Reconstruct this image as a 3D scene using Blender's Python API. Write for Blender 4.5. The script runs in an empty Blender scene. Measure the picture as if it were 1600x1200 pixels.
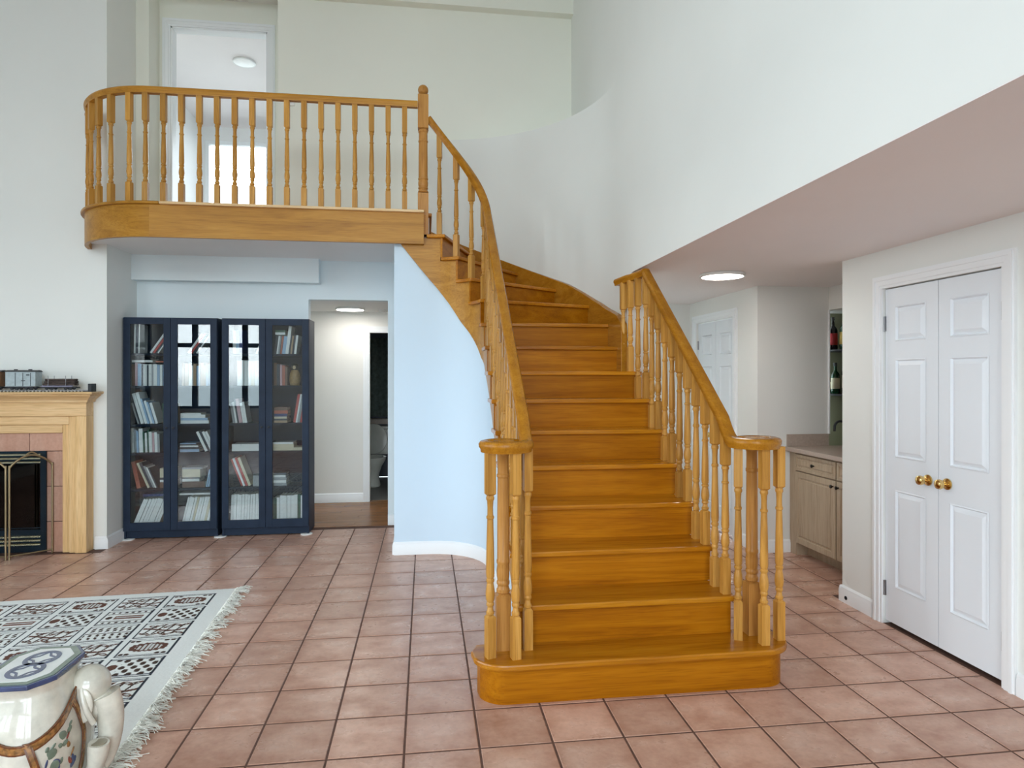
import bpy, bmesh, math, random
from mathutils import Vector, Matrix
import numpy as np

random.seed(7)
R_ = math.radians
scene = bpy.context.scene
COL = scene.collection

# ------------------------------------------------------------------ camera, world, lights, exposure
F_PX, YAW, CAM_H = 1013.64, -0.132446, 1.495
cam_d = bpy.data.cameras.new('camera')
cam_d.sensor_width = 36.0
cam_d.lens = F_PX / 1600.0 * 36.0
cam_d.shift_y = (587.42 - 600.0) / 1600.0
cam_d.clip_start = 0.02
cam = bpy.data.objects.new('camera', cam_d)
COL.objects.link(cam)
cam.location = (0, 0, CAM_H)
cam.rotation_euler = (R_(90), 0, YAW)
scene.camera = cam

vs = scene.view_settings
vs.view_transform = 'Standard'
vs.look = 'None'
vs.gamma = 1.0
vs.use_curve_mapping = False
vs.exposure = 1.0
scene.cycles.use_denoising = True
scene.cycles.max_bounces = 10
scene.cycles.diffuse_bounces = 6
scene.cycles.glossy_bounces = 4
scene.cycles.transparent_max_bounces = 12
scene.cycles.sample_clamp_indirect = 6.0
scene.cycles.caustics_reflective = False
scene.cycles.caustics_refractive = False

SKY = 5.2
world = bpy.data.worlds.new('sky')
scene.world = world
world.use_nodes = True
nt = world.node_tree
nt.nodes.clear()
out = nt.nodes.new('ShaderNodeOutputWorld')
bg = nt.nodes.new('ShaderNodeBackground')
tc = nt.nodes.new('ShaderNodeTexCoord')
sp = nt.nodes.new('ShaderNodeSeparateXYZ')
rp = nt.nodes.new('ShaderNodeValToRGB')
mp = nt.nodes.new('ShaderNodeMapRange')
mp.inputs[1].default_value = -0.6
mp.inputs[2].default_value = 0.6
nt.links.new(tc.outputs['Generated'], sp.inputs[0])
nt.links.new(sp.outputs[2], mp.inputs[0])
nt.links.new(mp.outputs[0], rp.inputs[0])
rp.color_ramp.elements[0].position = 0.0
rp.color_ramp.elements[0].color = (0.26, 0.29, 0.29, 1)
rp.color_ramp.elements[1].position = 1.0
rp.color_ramp.elements[1].color = (0.76, 0.90, 1.0, 1)
e = rp.color_ramp.elements.new(0.485); e.color = (0.34, 0.42, 0.46, 1)
e = rp.color_ramp.elements.new(0.505); e.color = (0.86, 0.95, 1.0, 1)
nt.links.new(rp.outputs[0], bg.inputs[0])
bg.inputs[1].default_value = SKY
nt.links.new(bg.outputs[0], out.inputs[0])

# window openings of the living room (behind and left of the camera): (x0, x1, z0, z1) in the wall at Y = WIN_Y
WIN_Y = -3.0
LEFT_X = -5.9
CEIL_Z = 5.6
BACK_WINDOWS = [(-5.72, -4.74, 0.75, 2.85), (-4.62, -3.65, 0.75, 2.85), (-2.55, -0.75, 0.15, 2.85), (-0.6, 1.2, 0.15, 2.85),
                (-5.55, -3.65, 3.15, 5.3), (-2.55, -0.75, 3.15, 5.3), (-0.6, 1.2, 3.15, 5.3)]
LEFT_WINDOWS = [(-2.4, -0.4, 0.15, 2.85), (0.2, 2.2, 0.15, 2.85), (2.8, 4.8, 0.5, 2.85),
                (-2.4, -0.4, 3.15, 5.3), (0.2, 2.2, 3.15, 5.3)]

def portal(loc, rot, sx, sy):
    d = bpy.data.lights.new('window_portal', 'AREA')
    d.shape = 'RECTANGLE'; d.size = sx; d.size_y = sy
    d.cycles.is_portal = True
    o = bpy.data.objects.new('window_portal', d)
    COL.objects.link(o)
    o.location = loc; o.rotation_euler = rot
for (a, b, z0, z1) in BACK_WINDOWS:
    portal(((a + b) / 2, WIN_Y - 0.1, (z0 + z1) / 2), (R_(90), 0, R_(0)), b - a, z1 - z0)
for (a, b, z0, z1) in LEFT_WINDOWS:
    portal((LEFT_X - 0.1, (a + b) / 2, (z0 + z1) / 2), (R_(90), 0, R_(-90)), b - a, z1 - z0)

# ------------------------------------------------------------------ materials
MATS = {}
def new_mat(name):
    m = bpy.data.materials.new(name)
    m.use_nodes = True
    n = m.node_tree
    n.nodes.clear()
    o = n.nodes.new('ShaderNodeOutputMaterial')
    p = n.nodes.new('ShaderNodeBsdfPrincipled')
    n.links.new(p.outputs[0], o.inputs[0])
    MATS[name] = m
    return m, n, p, o
def setp(p, **k):
    for a, b in k.items():
        a = a.replace('_', ' ')
        if a in p.inputs:
            p.inputs[a].default_value = b
def rgb(c): return (c[0], c[1], c[2], 1.0)
def noise(n, coord, scale, detail=3, rough=0.55, dist=0.0):
    t = n.nodes.new('ShaderNodeTexNoise')
    t.inputs['Scale'].default_value = scale
    t.inputs['Detail'].default_value = detail
    t.inputs['Roughness'].default_value = rough
    t.inputs['Distortion'].default_value = dist
    n.links.new(coord, t.inputs['Vector'])
    return t
def mapping(n, coord, scale=(1, 1, 1), loc=(0, 0, 0), rot=(0, 0, 0)):
    t = n.nodes.new('ShaderNodeMapping')
    t.inputs['Scale'].default_value = scale
    t.inputs['Location'].default_value = loc
    t.inputs['Rotation'].default_value = rot
    n.links.new(coord, t.inputs['Vector'])
    return t.outputs[0]
def ramp(n, fac, stops):
    t = n.nodes.new('ShaderNodeValToRGB')
    els = t.color_ramp.elements
    els[0].position = stops[0][0]; els[0].color = rgb(stops[0][1])
    els[1].position = stops[-1][0]; els[1].color = rgb(stops[-1][1])
    for pos, c in stops[1:-1]:
        x = els.new(pos); x.color = rgb(c)
    n.links.new(fac, t.inputs[0])
    return t.outputs[0]
def mix(n, fac, a, b, mode='MIX'):
    t = n.nodes.new('ShaderNodeMix')
    t.data_type = 'RGBA'; t.blend_type = mode
    if isinstance(fac, (int, float)): t.inputs[0].default_value = fac
    else: n.links.new(fac, t.inputs[0])
    for s, v in ((6, a), (7, b)):
        if isinstance(v, tuple): t.inputs[s].default_value = rgb(v)
        else: n.links.new(v, t.inputs[s])
    return t.outputs[2]
def bump(n, p, h, strength=0.1, dist=0.01):
    t = n.nodes.new('ShaderNodeBump')
    t.inputs['Strength'].default_value = strength
    t.inputs['Distance'].default_value = dist
    n.links.new(h, t.inputs['Height'])
    n.links.new(t.outputs[0], p.inputs['Normal'])
def coord(n, kind='Object'):
    t = n.nodes.new('ShaderNodeTexCoord')
    return t.outputs[kind]
def worldpos(n):
    return n.nodes.new('ShaderNodeNewGeometry').outputs['Position']

def plain(name, c, rough=0.5, metal=0.0, spec=0.5, var=0.06, scale=8.0, coat=0.0):
    m, n, p, o = new_mat(name)
    t = noise(n, worldpos(n), scale, 4)
    dark = tuple(x * (1 - var) for x in c); light = tuple(min(1, x * (1 + var)) for x in c)
    n.links.new(ramp(n, t.outputs[0], [(0.3, dark), (0.7, light)]), p.inputs['Base Color'])
    setp(p, Roughness=rough, Metallic=metal, Specular_IOR_Level=spec, Coat_Weight=coat)
    return m
def paint(name, c, rough=0.6, var=0.015):
    m, n, p, o = new_mat(name)
    w = worldpos(n)
    t = noise(n, w, 1.3, 4)
    dark = tuple(x * (1 - var) for x in c); light = tuple(min(1, x * (1 + var)) for x in c)
    n.links.new(ramp(n, t.outputs[0], [(0.3, dark), (0.7, light)]), p.inputs['Base Color'])
    setp(p, Roughness=rough, Specular_IOR_Level=0.3)
    t2 = noise(n, w, 220, 2)
    bump(n, p, t2.outputs[0], 0.06, 0.002)
    return m
def oak(name, c_lo, c_mid, c_hi, axis, rough=0.34, coat=0.0, vary=0.10, spec=0.22):
    """varnished oak with the grain running along one axis (0, 1, 2 = X, Y, Z)"""
    m, n, p, o = new_mat(name)
    w = worldpos(n)
    inf = n.nodes.new('ShaderNodeObjectInfo')
    addv = n.nodes.new('ShaderNodeVectorMath'); addv.operation = 'ADD'
    sc = n.nodes.new('ShaderNodeVectorMath'); sc.operation = 'SCALE'
    cmb = n.nodes.new('ShaderNodeCombineXYZ')
    for i in range(3): n.links.new(inf.outputs['Random'], cmb.inputs[i])
    n.links.new(cmb.outputs[0], sc.inputs[0]); sc.inputs['Scale'].default_value = 7.0
    n.links.new(w, addv.inputs[0]); n.links.new(sc.outputs[0], addv.inputs[1])
    s1 = [14.0] * 3; s1[axis] = 0.9
    s2 = [170.0] * 3; s2[axis] = 6.0
    a = noise(n, mapping(n, addv.outputs[0], tuple(s1)), 1.0, 5, 0.6, 0.9)
    b = noise(n, mapping(n, addv.outputs[0], tuple(s2)), 1.0, 2, 0.5)
    col = ramp(n, a.outputs[0], [(0.28, c_lo), (0.5, c_mid), (0.74, c_hi)])
    fine = ramp(n, b.outputs[0], [(0.32, (0.66, 0.58, 0.5)), (0.52, (1, 1, 1))])
    col = mix(n, 0.55, col, fine, 'MULTIPLY')
    hs = n.nodes.new('ShaderNodeHueSaturation')
    mr = n.nodes.new('ShaderNodeMapRange')
    mr.inputs[3].default_value = 1 - vary; mr.inputs[4].default_value = 1 + vary
    n.links.new(inf.outputs['Random'], mr.inputs[0])
    n.links.new(mr.outputs[0], hs.inputs['Value'])
    n.links.new(col, hs.inputs['Color'])
    n.links.new(hs.outputs[0], p.inputs['Base Color'])
    setp(p, Roughness=rough, Coat_Weight=coat, Coat_Roughness=0.15, Specular_IOR_Level=spec)
    bump(n, p, b.outputs[0], 0.05, 0.002)
    return m

WALL = paint('wall_paint', (0.80, 0.815, 0.785))
WALL_UP = paint('wall_paint_upper_hall', (0.85, 0.85, 0.765))
WALL_BLUE = paint('wall_paint_cool', (0.76, 0.835, 0.86))
WALL_SKY = paint('wall_pale_blue', (0.63, 0.765, 0.88))  # bluer base colour for the surfaces under the stairs
WALL_CREAM = paint('wall_paint_cream', (0.80, 0.795, 0.76))
CEIL_PINK = paint('ceiling_paint', (0.87, 0.825, 0.82), 0.8)
CEIL_W = paint('ceiling_paint_white', (0.84, 0.84, 0.83), 0.8)
TRIM = paint('trim_gloss_white', (0.87, 0.89, 0.90), 0.36)
DOORW = paint('door_white', (0.80, 0.84, 0.88), 0.38)
AM = ((0.30, 0.095, 0.003), (0.44, 0.162, 0.005), (0.53, 0.22, 0.010))
LT = ((0.34, 0.150, 0.024), (0.49, 0.240, 0.046), (0.61, 0.335, 0.088))
OAK_X = oak('amber_oak_along_x', *AM, 0, rough=0.22, spec=0.42)
OAK_Y = oak('amber_oak_along_y', *AM, 1)
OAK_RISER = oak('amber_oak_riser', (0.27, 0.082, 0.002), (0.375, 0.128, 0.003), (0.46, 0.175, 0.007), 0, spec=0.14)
OAK_Z = oak('oak_turned', *LT, 2, vary=0.14)
OAK_NEWEL = oak('oak_newel', (0.36, 0.155, 0.03), (0.45, 0.21, 0.05), (0.53, 0.27, 0.075), 2)
OAK_FASCIA = oak('oak_fascia', (0.33, 0.14, 0.014), (0.455, 0.21, 0.026), (0.545, 0.275, 0.046), 0)
OAK_RAIL = oak('oak_handrail', (0.31, 0.115, 0.007), (0.42, 0.172, 0.012), (0.50, 0.22, 0.024), 1, rough=0.24)
OAK_PALE_X = oak('pale_oak_along_x', (0.62, 0.40, 0.19), (0.74, 0.50, 0.26), (0.82, 0.60, 0.35), 0, vary=0.03)
OAK_PALE_Z = oak('pale_oak_along_z', (0.62, 0.39, 0.17), (0.73, 0.48, 0.23), (0.80, 0.57, 0.31), 2, vary=0.03)
MAPLE = oak('washed_maple', (0.41, 0.32, 0.22), (0.47, 0.37, 0.26), (0.52, 0.42, 0.30), 2, rough=0.4, coat=0.1, vary=0.02)
HALLWOOD = oak('hall_floor_oak', (0.20, 0.08, 0.025), (0.30, 0.13, 0.045), (0.38, 0.18, 0.07), 0, rough=0.25, vary=0.12)
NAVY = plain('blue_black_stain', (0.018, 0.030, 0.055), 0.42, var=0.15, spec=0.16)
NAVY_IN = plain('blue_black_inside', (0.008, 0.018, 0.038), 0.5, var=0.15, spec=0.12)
BLACK = plain('black_metal', (0.012, 0.014, 0.018), 0.4)
INSERT = plain('firebox_enamel', (0.006, 0.018, 0.030), 0.22)
BRASS = plain('polished_brass', (0.72, 0.50, 0.20), 0.18, 1.0, var=0.05)
BRASS_PALE = plain('pale_brass', (0.86, 0.80, 0.56), 0.22, 1.0, var=0.03)
BRASS_DK = plain('antique_brass', (0.34, 0.27, 0.16), 0.32, 1.0)
STEEL = plain('hinge_steel', (0.30, 0.30, 0.31), 0.35, 1.0)
CHROME = plain('chrome', (0.7, 0.7, 0.72), 0.12, 1.0)
DARK_IRON = plain('dark_bronze_knob', (0.05, 0.045, 0.04), 0.3, 1.0)
GROUT = plain('brown_grout', (0.120, 0.060, 0.042), 0.9, var=0.2, scale=40)
COUNTER = plain('beige_laminate', (0.44, 0.35, 0.29), 0.35, var=0.08, scale=60)
WHITE_PLASTIC = plain('white_plastic', (0.78, 0.78, 0.76), 0.4)
PORCELAIN = plain('porcelain_white', (0.62, 0.63, 0.58), 0.12)
PORCELAIN_DIRTY = plain('bone_glaze', (0.62, 0.60, 0.52), 0.14, var=0.16, scale=18, coat=0.6)
GLAZE_BLUE = plain('navy_glaze', (0.035, 0.055, 0.14), 0.15, var=0.25, scale=30, coat=0.6)
GLAZE_GREEN = plain('grey_green_glaze', (0.14, 0.19, 0.14), 0.18, var=0.2, scale=30, coat=0.6)
GLAZE_RED = plain('red_brown_glaze', (0.22, 0.035, 0.02), 0.2, var=0.4, scale=60, coat=0.6)
GLAZE_OCHRE = plain('ochre_glaze', (0.27, 0.125, 0.035), 0.2, var=0.6, scale=70, coat=0.6)
GLAZE_ORANGE = plain('brown_orange_glaze', (0.13, 0.042, 0.012), 0.2, var=0.3, scale=70, coat=0.6)
FRINGE = plain('cotton_fringe', (0.76, 0.76, 0.70), 0.9, var=0.22, scale=30)

def tile_mat():
    m, n, p, o = new_mat('terracotta_tile')
    w = worldpos(n)
    inf = n.nodes.new('ShaderNodeObjectInfo')
    geo = n.nodes.new('ShaderNodeNewGeometry')
    add = n.nodes.new('ShaderNodeMath'); add.operation = 'ADD'
    fr = n.nodes.new('ShaderNodeMath'); fr.operation = 'FRACT'
    n.links.new(inf.outputs['Random'], add.inputs[0]); n.links.new(geo.outputs['Random Per Island'], add.inputs[1])
    n.links.new(add.outputs[0], fr.inputs[0])
    cmb = n.nodes.new('ShaderNodeCombineXYZ')
    mul = n.nodes.new('ShaderNodeMath'); mul.operation = 'MULTIPLY'; mul.inputs[1].default_value = 37.0
    n.links.new(fr.outputs[0], mul.inputs[0]); n.links.new(mul.outputs[0], cmb.inputs[2])
    av = n.nodes.new('ShaderNodeVectorMath'); av.operation = 'ADD'
    n.links.new(w, av.inputs[0]); n.links.new(cmb.outputs[0], av.inputs[1])
    a = noise(n, mapping(n, av.outputs[0], (6.0, 8.0, 1)), 1.0, 4, 0.55, 0.0)
    b = noise(n, av.outputs[0], 46, 3, 0.6)
    base = ramp(n, a.outputs[0], [(0.25, (0.46, 0.245, 0.172)), (0.50, (0.61, 0.375, 0.285)), (0.75, (0.70, 0.48, 0.385))])
    spk = ramp(n, b.outputs[0], [(0.24, (0.62, 0.56, 0.52)), (0.62, (1, 1, 1))])
    col = mix(n, 0.35, base, spk, 'MULTIPLY')
    # flashed, slightly darker rim of each fired tile
    oc = n.nodes.new('ShaderNodeSeparateXYZ'); n.links.new(coord(n, 'Object'), oc.inputs[0])
    ax = n.nodes.new('ShaderNodeMath'); ax.operation = 'ABSOLUTE'; n.links.new(oc.outputs[0], ax.inputs[0])
    ay = n.nodes.new('ShaderNodeMath'); ay.operation = 'ABSOLUTE'; n.links.new(oc.outputs[1], ay.inputs[0])
    mxx = n.nodes.new('ShaderNodeMath'); mxx.operation = 'MAXIMUM'; n.links.new(ax.outputs[0], mxx.inputs[0]); n.links.new(ay.outputs[0], mxx.inputs[1])
    wv_ = n.nodes.new('ShaderNodeMath'); wv_.operation = 'MULTIPLY_ADD'; n.links.new(a.outputs[0], wv_.inputs[0]); wv_.inputs[1].default_value = 0.07; n.links.new(mxx.outputs[0], wv_.inputs[2])
    rim = ramp(n, wv_.outputs[0], [(0.125, (1, 1, 1)), (0.185, (0.80, 0.72, 0.68))])
    col = mix(n, 0.8, col, rim, 'MULTIPLY')
    hs = n.nodes.new('ShaderNodeHueSaturation')
    mr = n.nodes.new('ShaderNodeMapRange'); mr.inputs[3].default_value = 0.9; mr.inputs[4].default_value = 1.1
    n.links.new(fr.outputs[0], mr.inputs[0]); n.links.new(mr.outputs[0], hs.inputs['Value'])
    n.links.new(col, hs.inputs['Color'])
    n.links.new(hs.outputs[0], p.inputs['Base Color'])
    setp(p, Roughness=0.34, Specular_IOR_Level=0.45)
    rr = ramp(n, a.outputs[0], [(0.3, (0.36,) * 3), (0.7, (0.24,) * 3)])
    n.links.new(rr, p.inputs['Roughness'])
    bump(n, p, b.outputs[0], 0.06, 0.002)
    return m
TILE = tile_mat()

def glass_mat(name, tint=(1, 1, 1), ior=1.5, rough=0.0, boost=1.0):
    m, n, p, o = new_mat(name)
    n.nodes.remove(p)
    t = n.nodes.new('ShaderNodeBsdfTransparent'); t.inputs[0].default_value = rgb(tint)
    g = n.nodes.new('ShaderNodeBsdfGlossy'); g.inputs['Roughness'].default_value = rough
    f = n.nodes.new('ShaderNodeFresnel'); f.inputs[0].default_value = ior
    mu = n.nodes.new('ShaderNodeMath'); mu.operation = 'MULTIPLY'; mu.inputs[1].default_value = boost; mu.use_clamp = True
    n.links.new(f.outputs[0], mu.inputs[0])
    mx = n.nodes.new('ShaderNodeMixShader')
    n.links.new(mu.outputs[0], mx.inputs[0]); n.links.new(t.outputs[0], mx.inputs[1]); n.links.new(g.outputs[0], mx.inputs[2])
    n.links.new(mx.outputs[0], o.inputs[0])
    return m
GLASS = glass_mat('clear_pane')
GLASS_CAB = glass_mat('cabinet_pane', (0.93, 0.96, 0.96), 1.52, 0.003, 1.6)
GLASS_FIRE = glass_mat('smoked_fire_glass', (0.10, 0.12, 0.13), 1.5, 0.02, 1.2)
MESH_BRASS = glass_mat('fine_spark_mesh', (0.84, 0.84, 0.84), 1.05, 0.4)
BOTTLE_GREEN = plain('green_bottle_glass', (0.008, 0.055, 0.02), 0.08, coat=0.5)
BOTTLE_DARK = plain('dark_bottle_glass', (0.010, 0.008, 0.010), 0.08, coat=0.5)
LABEL_RED = plain('red_label', (0.45, 0.03, 0.04), 0.5)
LABEL_YEL = plain('yellow_label', (0.62, 0.44, 0.10), 0.5)
LABEL_CREAM = plain('cream_label', (0.66, 0.60, 0.42), 0.5)
MIRROR = plain('aged_mirror', (0.30, 0.31, 0.22), 0.08, 1.0)
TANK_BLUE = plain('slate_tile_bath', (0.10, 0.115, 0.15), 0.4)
CURTAIN = plain('grey_green_bath_curtain', (0.13, 0.17, 0.15), 0.7, var=0.3, scale=20)

def emit_mat(name, c, s):
    m, n, p, o = new_mat(name)
    setp(p, Base_Color=rgb(c))
    p.inputs['Emission Color'].default_value = rgb(c)
    p.inputs['Emission Strength'].default_value = s
    return m
LED = emit_mat('lit_diffuser', (1.0, 0.95, 0.88), 14.0)
OFF_LAMP = plain('unlit_diffuser', (0.85, 0.83, 0.81), 0.3)

# ------------------------------------------------------------------ mesh helpers
class MB:
    def __init__(s): s.v = []; s.f = []; s.m = []
    def add(s, vs_, fs, mi=0):
        k = len(s.v); s.v += [tuple(x) for x in vs_]; s.f += [tuple(i + k for i in f) for f in fs]; s.m += [mi] * len(fs)
        return s
    def box(s, x0, x1, y0, y1, z0, z1, mi=0):
        if x0 > x1: x0, x1 = x1, x0
        if y0 > y1: y0, y1 = y1, y0
        if z0 > z1: z0, z1 = z1, z0
        v = [(x0, y0, z0), (x1, y0, z0), (x1, y1, z0), (x0, y1, z0), (x0, y0, z1), (x1, y0, z1), (x1, y1, z1), (x0, y1, z1)]
        return s.add(v, [(0, 3, 2, 1), (4, 5, 6, 7), (0, 1, 5, 4), (1, 2, 6, 5), (2, 3, 7, 6), (3, 0, 4, 7)], mi)
    def prism(s, poly, z0, z1, mi=0):
        a = sum(poly[i][0] * poly[(i + 1) % len(poly)][1] - poly[(i + 1) % len(poly)][0] * poly[i][1] for i in range(len(poly)))
        if a < 0: poly = poly[::-1]
        n = len(poly)
        v = [(x, y, z0) for x, y in poly] + [(x, y, z1) for x, y in poly]
        f = [tuple(range(n - 1, -1, -1)), tuple(range(n, 2 * n))] + [(i, (i + 1) % n, n + (i + 1) % n, n + i) for i in range(n)]
        return s.add(v, f, mi)
    def lathe(s, prof, seg=16, c=(0, 0, 0), axis=2, mi=0, scale=(1, 1)):
        v = []; f = []
        for (r, z) in prof:
            for i in range(seg):
                a = 2 * math.pi * i / seg
                p = [r * math.cos(a) * scale[0], r * math.sin(a) * scale[1], z]
                if axis == 0: p = [p[2], p[0], p[1]]
                elif axis == 1: p = [p[0], p[2], p[1]]
                elif axis == -1: p = [p[0], -p[2], p[1]]
                elif axis == -3: p = [-p[2], p[0], p[1]]
                v.append((p[0] + c[0], p[1] + c[1], p[2] + c[2]))
        for j in range(len(prof) - 1):
            for i in range(seg):
                f.append((j * seg + i, j * seg + (i + 1) % seg, (j + 1) * seg + (i + 1) % seg, (j + 1) * seg + i))
        f.append(tuple(range(seg - 1, -1, -1)))
        f.append(tuple((len(prof) - 1) * seg + i for i in range(seg)))
        return s.add(v, f, mi)
    def sweep(s, path, prof, closed=False, cap=True, mi=0, scales=None):
        """profile (side, up) carried along a 3-D path, kept upright"""
        n = len(path); k = len(prof); v = []; f = []
        P = [Vector(p) for p in path]
        for i in range(n):
            if closed: t = P[(i + 1) % n] - P[i - 1]
            else: t = P[min(i + 1, n - 1)] - P[max(i - 1, 0)]
            t.normalize()
            side = Vector((t.y, -t.x, 0))
            if side.length < 1e-5: side = Vector((1, 0, 0))
            side.normalize()
            up = side.cross(t); up.normalize()
            sc = 1 if scales is None else scales[i]
            for a, b in prof: v.append(P[i] + side * a * sc + up * b * sc)
        m = n if closed else n - 1
        for i in range(m):
            for j in range(k):
                a = i * k + j; b = i * k + (j + 1) % k; c = ((i + 1) % n) * k + (j + 1) % k; d = ((i + 1) % n) * k + j
                f.append((a, b, c, d))
        if cap and not closed:
            f.append(tuple(range(k))[::-1]); f.append(tuple((n - 1) * k + j for j in range(k)))
        return s.add(v, f, mi)
    def tube(s, path, r, seg=8, mi=0, closed=False):
        rr = r if isinstance(r, (list, tuple)) else None
        base = 1.0 if rr else r
        prof = [(base * math.cos(2 * math.pi * i / seg), base * math.sin(2 * math.pi * i / seg)) for i in range(seg)]
        return s.sweep(path, prof, closed, True, mi, rr)
    def sphere(s, c, r, seg=16, rings=10, sc=(1, 1, 1), mi=0):
        prof = [(max(1e-4, r * math.sin(math.pi * j / rings)), -r * math.cos(math.pi * j / rings)) for j in range(rings + 1)]
        k = len(s.v); s.lathe(prof, seg, (0, 0, 0), 2, mi)
        for i in range(k, len(s.v)):
            x, y, z = s.v[i]; s.v[i] = (x * sc[0] + c[0], y * sc[1] + c[1], z * sc[2] + c[2])
        return s
    def mesh(s, name):
        me = bpy.data.meshes.new(name)
        me.from_pydata(s.v, [], s.f)
        me.update()
        return me

def obj(name, mb, mat, parent=None, smooth=None, bevel=0.0, loc=None):
    me = mb.mesh(name) if isinstance(mb, MB) else mb
    mats = mat if isinstance(mat, (list, tuple)) else [mat]
    if isinstance(mb, MB):
        for m in mats: me.materials.append(m)
        if len(mats) > 1: me.polygons.foreach_set('material_index', mb.m)
        bm = bmesh.new(); bm.from_mesh(me); bmesh.ops.recalc_face_normals(bm, faces=bm.faces); bm.to_mesh(me); bm.free()
        if smooth is not None:
            me.polygons.foreach_set('use_smooth', [True] * len(me.polygons))
            me.set_sharp_from_angle(angle=R_(smooth))
    o = bpy.data.objects.new(name, me)
    COL.objects.link(o)
    if parent is not None: o.parent = parent
    if loc is not None: o.location = loc
    if bevel:
        b = o.modifiers.new('bevel', 'BEVEL'); b.width = bevel; b.segments = 2; b.limit_method = 'ANGLE'; b.angle_limit = R_(40)
        b.harden_normals = False
    return o
def tag(o, label, cat, group=None):
    o['label'] = label; o['category'] = cat
    if group: o['group'] = group
    return o
def thing(name, label, cat, loc=(0, 0, 0), group=None, rz=0.0):
    o = bpy.data.objects.new(name, None)
    o.empty_display_size = 0.1
    COL.objects.link(o)
    o.location = loc; o.rotation_euler = (0, 0, rz)
    return tag(o, label, cat, group)
def local(o, parent):
    """keep a child built in world coordinates in place under a moved, unrotated parent"""
    o.location = -Vector(parent.location)
    return o
def part(name, mb, mat, parent, **k):
    return local(obj(name, mb, mat, parent, **k), parent)
def sub(name, mb, mat, parent, **k):
    return obj(name, mb, mat, parent, **k)
def struct(name, mb, mat, label, cat, **k):
    o = obj(name, mb, mat, None, **k)
    o['kind'] = 'structure'; o['label'] = label; o['category'] = cat
    return o

def wall_grid(axis, at, thick, a0, a1, z0, z1, holes=()):
    """a wall in the plane X or Y = at, with rectangular openings (a0, a1, z0, z1)"""
    m = MB()
    xs = sorted({a0, a1, *[h[0] for h in holes], *[h[1] for h in holes]})
    zs = sorted({z0, z1, *[h[2] for h in holes], *[h[3] for h in holes]})
    for i in range(len(xs) - 1):
        run = None
        for j in range(len(zs) - 1):
            cx = (xs[i] + xs[i + 1]) / 2; cz = (zs[j] + zs[j + 1]) / 2
            inside = any(h[0] < cx < h[1] and h[2] < cz < h[3] for h in holes)
            if not inside:
                if run is None: run = [zs[j], zs[j + 1]]
                else: run[1] = zs[j + 1]
            if (inside or j == len(zs) - 2) and run:
                if axis == 'y': m.box(xs[i], xs[i + 1], at, at + thick, *run)
                else: m.box(at, at + thick, xs[i], xs[i + 1], *run)
                run = None
    return m

# ------------------------------------------------------------------ large structure: floors, walls, ceilings
T = 0.30
H_ST, GO, Y0 = 0.191, 0.2417, 2.617          # riser, going, nosing line origin
UP_Z = 15 * H_ST                              # upper floor
SOF = 2.257                                   # low ceiling on the right and in the hall
CX, CY = 0.03, 5.04                           # centre of the stair's quarter turn
def nosY(k): return Y0 + GO * k if k > 1 else 2.895

fl = MB()
fl.box(LEFT_X - 0.15, 4.0, WIN_Y - 0.15, 6.62, -0.12, -0.0024)
floor = struct('floor', fl, GROUT, 'terracotta tiled floor with dark grout joints', 'floor')

# tiles, laid on the 0.30 m grid seen in the photograph
OX, OY = -0.28022 * T, 8.67191 * T
half = T / 2 - 0.0046
def tile_poly(x0, x1, y0, y1):
    b = 0.003
    m = MB()
    z = 0.0; zb = -0.0032; zl = -0.0016
    v = [(x0, y0, zb), (x1, y0, zb), (x1, y1, zb), (x0, y1, zb),
         (x0, y0, zl), (x1, y0, zl), (x1, y1, zl), (x0, y1, zl),
         (x0 + b, y0 + b, z), (x1 - b, y0 + b, z), (x1 - b, y1 - b, z), (x0 + b, y1 - b, z)]
    f = [(8, 9, 10, 11)] + [(i, (i + 1) % 4, 4 + (i + 1) % 4, 4 + i) for i in range(4)] + [(4 + i, 4 + (i + 1) % 4, 8 + (i + 1) % 4, 8 + i) for i in range(4)]
    m.add(v, f)
    return m
def xlim(y):
    if y < 4.0: return LEFT_X, 2.75
    if y < 5.16: return LEFT_X, 3.2
    if y < 6.03: return LEFT_X, 2.78
    return -2.73, 2.78
cs, sn = math.cos(YAW), math.sin(YAW)
def project(X, Y, Z):
    cx = cs * X + sn * Y; cz = -sn * X + cs * Y
    if cz < 0.2: return None
    return 800 + F_PX * cx / cz, 587.42 - F_PX * (Z - CAM_H) / cz
def under_stair(x, y):
    return (0.40 < x < 1.62 and 3.05 < y < 6.4) or (-0.1 < x < 1.5 and y > 5.7)
full_mesh = None
tiles = []
for c in range(-21, 12):
    for r in range(-19, 13):
        x0 = OX + c * T; y0 = OY + r * T
        xc, yc = x0 + T / 2, y0 + T / 2
        lo, hi = xlim(yc)
        a0, a1 = max(xc - half, lo), min(xc + half, hi)
        b0, b1 = max(yc - half, WIN_Y), min(yc + half, 6.595)
        if yc < 6.03 and xc < -2.78: b1 = min(b1, 6.025)
        if a1 - a0 < 0.03 or b1 - b0 < 0.03: continue
        if all(under_stair(px, py) for px in (a0, a1) for py in (b0, b1)): continue
        pts = [project(px, py, 0) for px in (a0, a1) for py in (b0, b1)]
        area = 0
        if all(pts):
            us = [p[0] for p in pts]; vs_ = [p[1] for p in pts]
            w = min(max(us), 1600) - max(min(us), 0); h = min(max(vs_), 1200) - max(min(vs_), 0)
            if w > 0 and h > 0: area = w * h
        tiles.append((area, a0, a1, b0, b1, xc, yc))
tiles.sort(key=lambda t: -t[0])
shared = tile_poly(-half, half, -half, half).mesh('tile')
shared.materials.append(TILE)
rest = MB()
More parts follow.
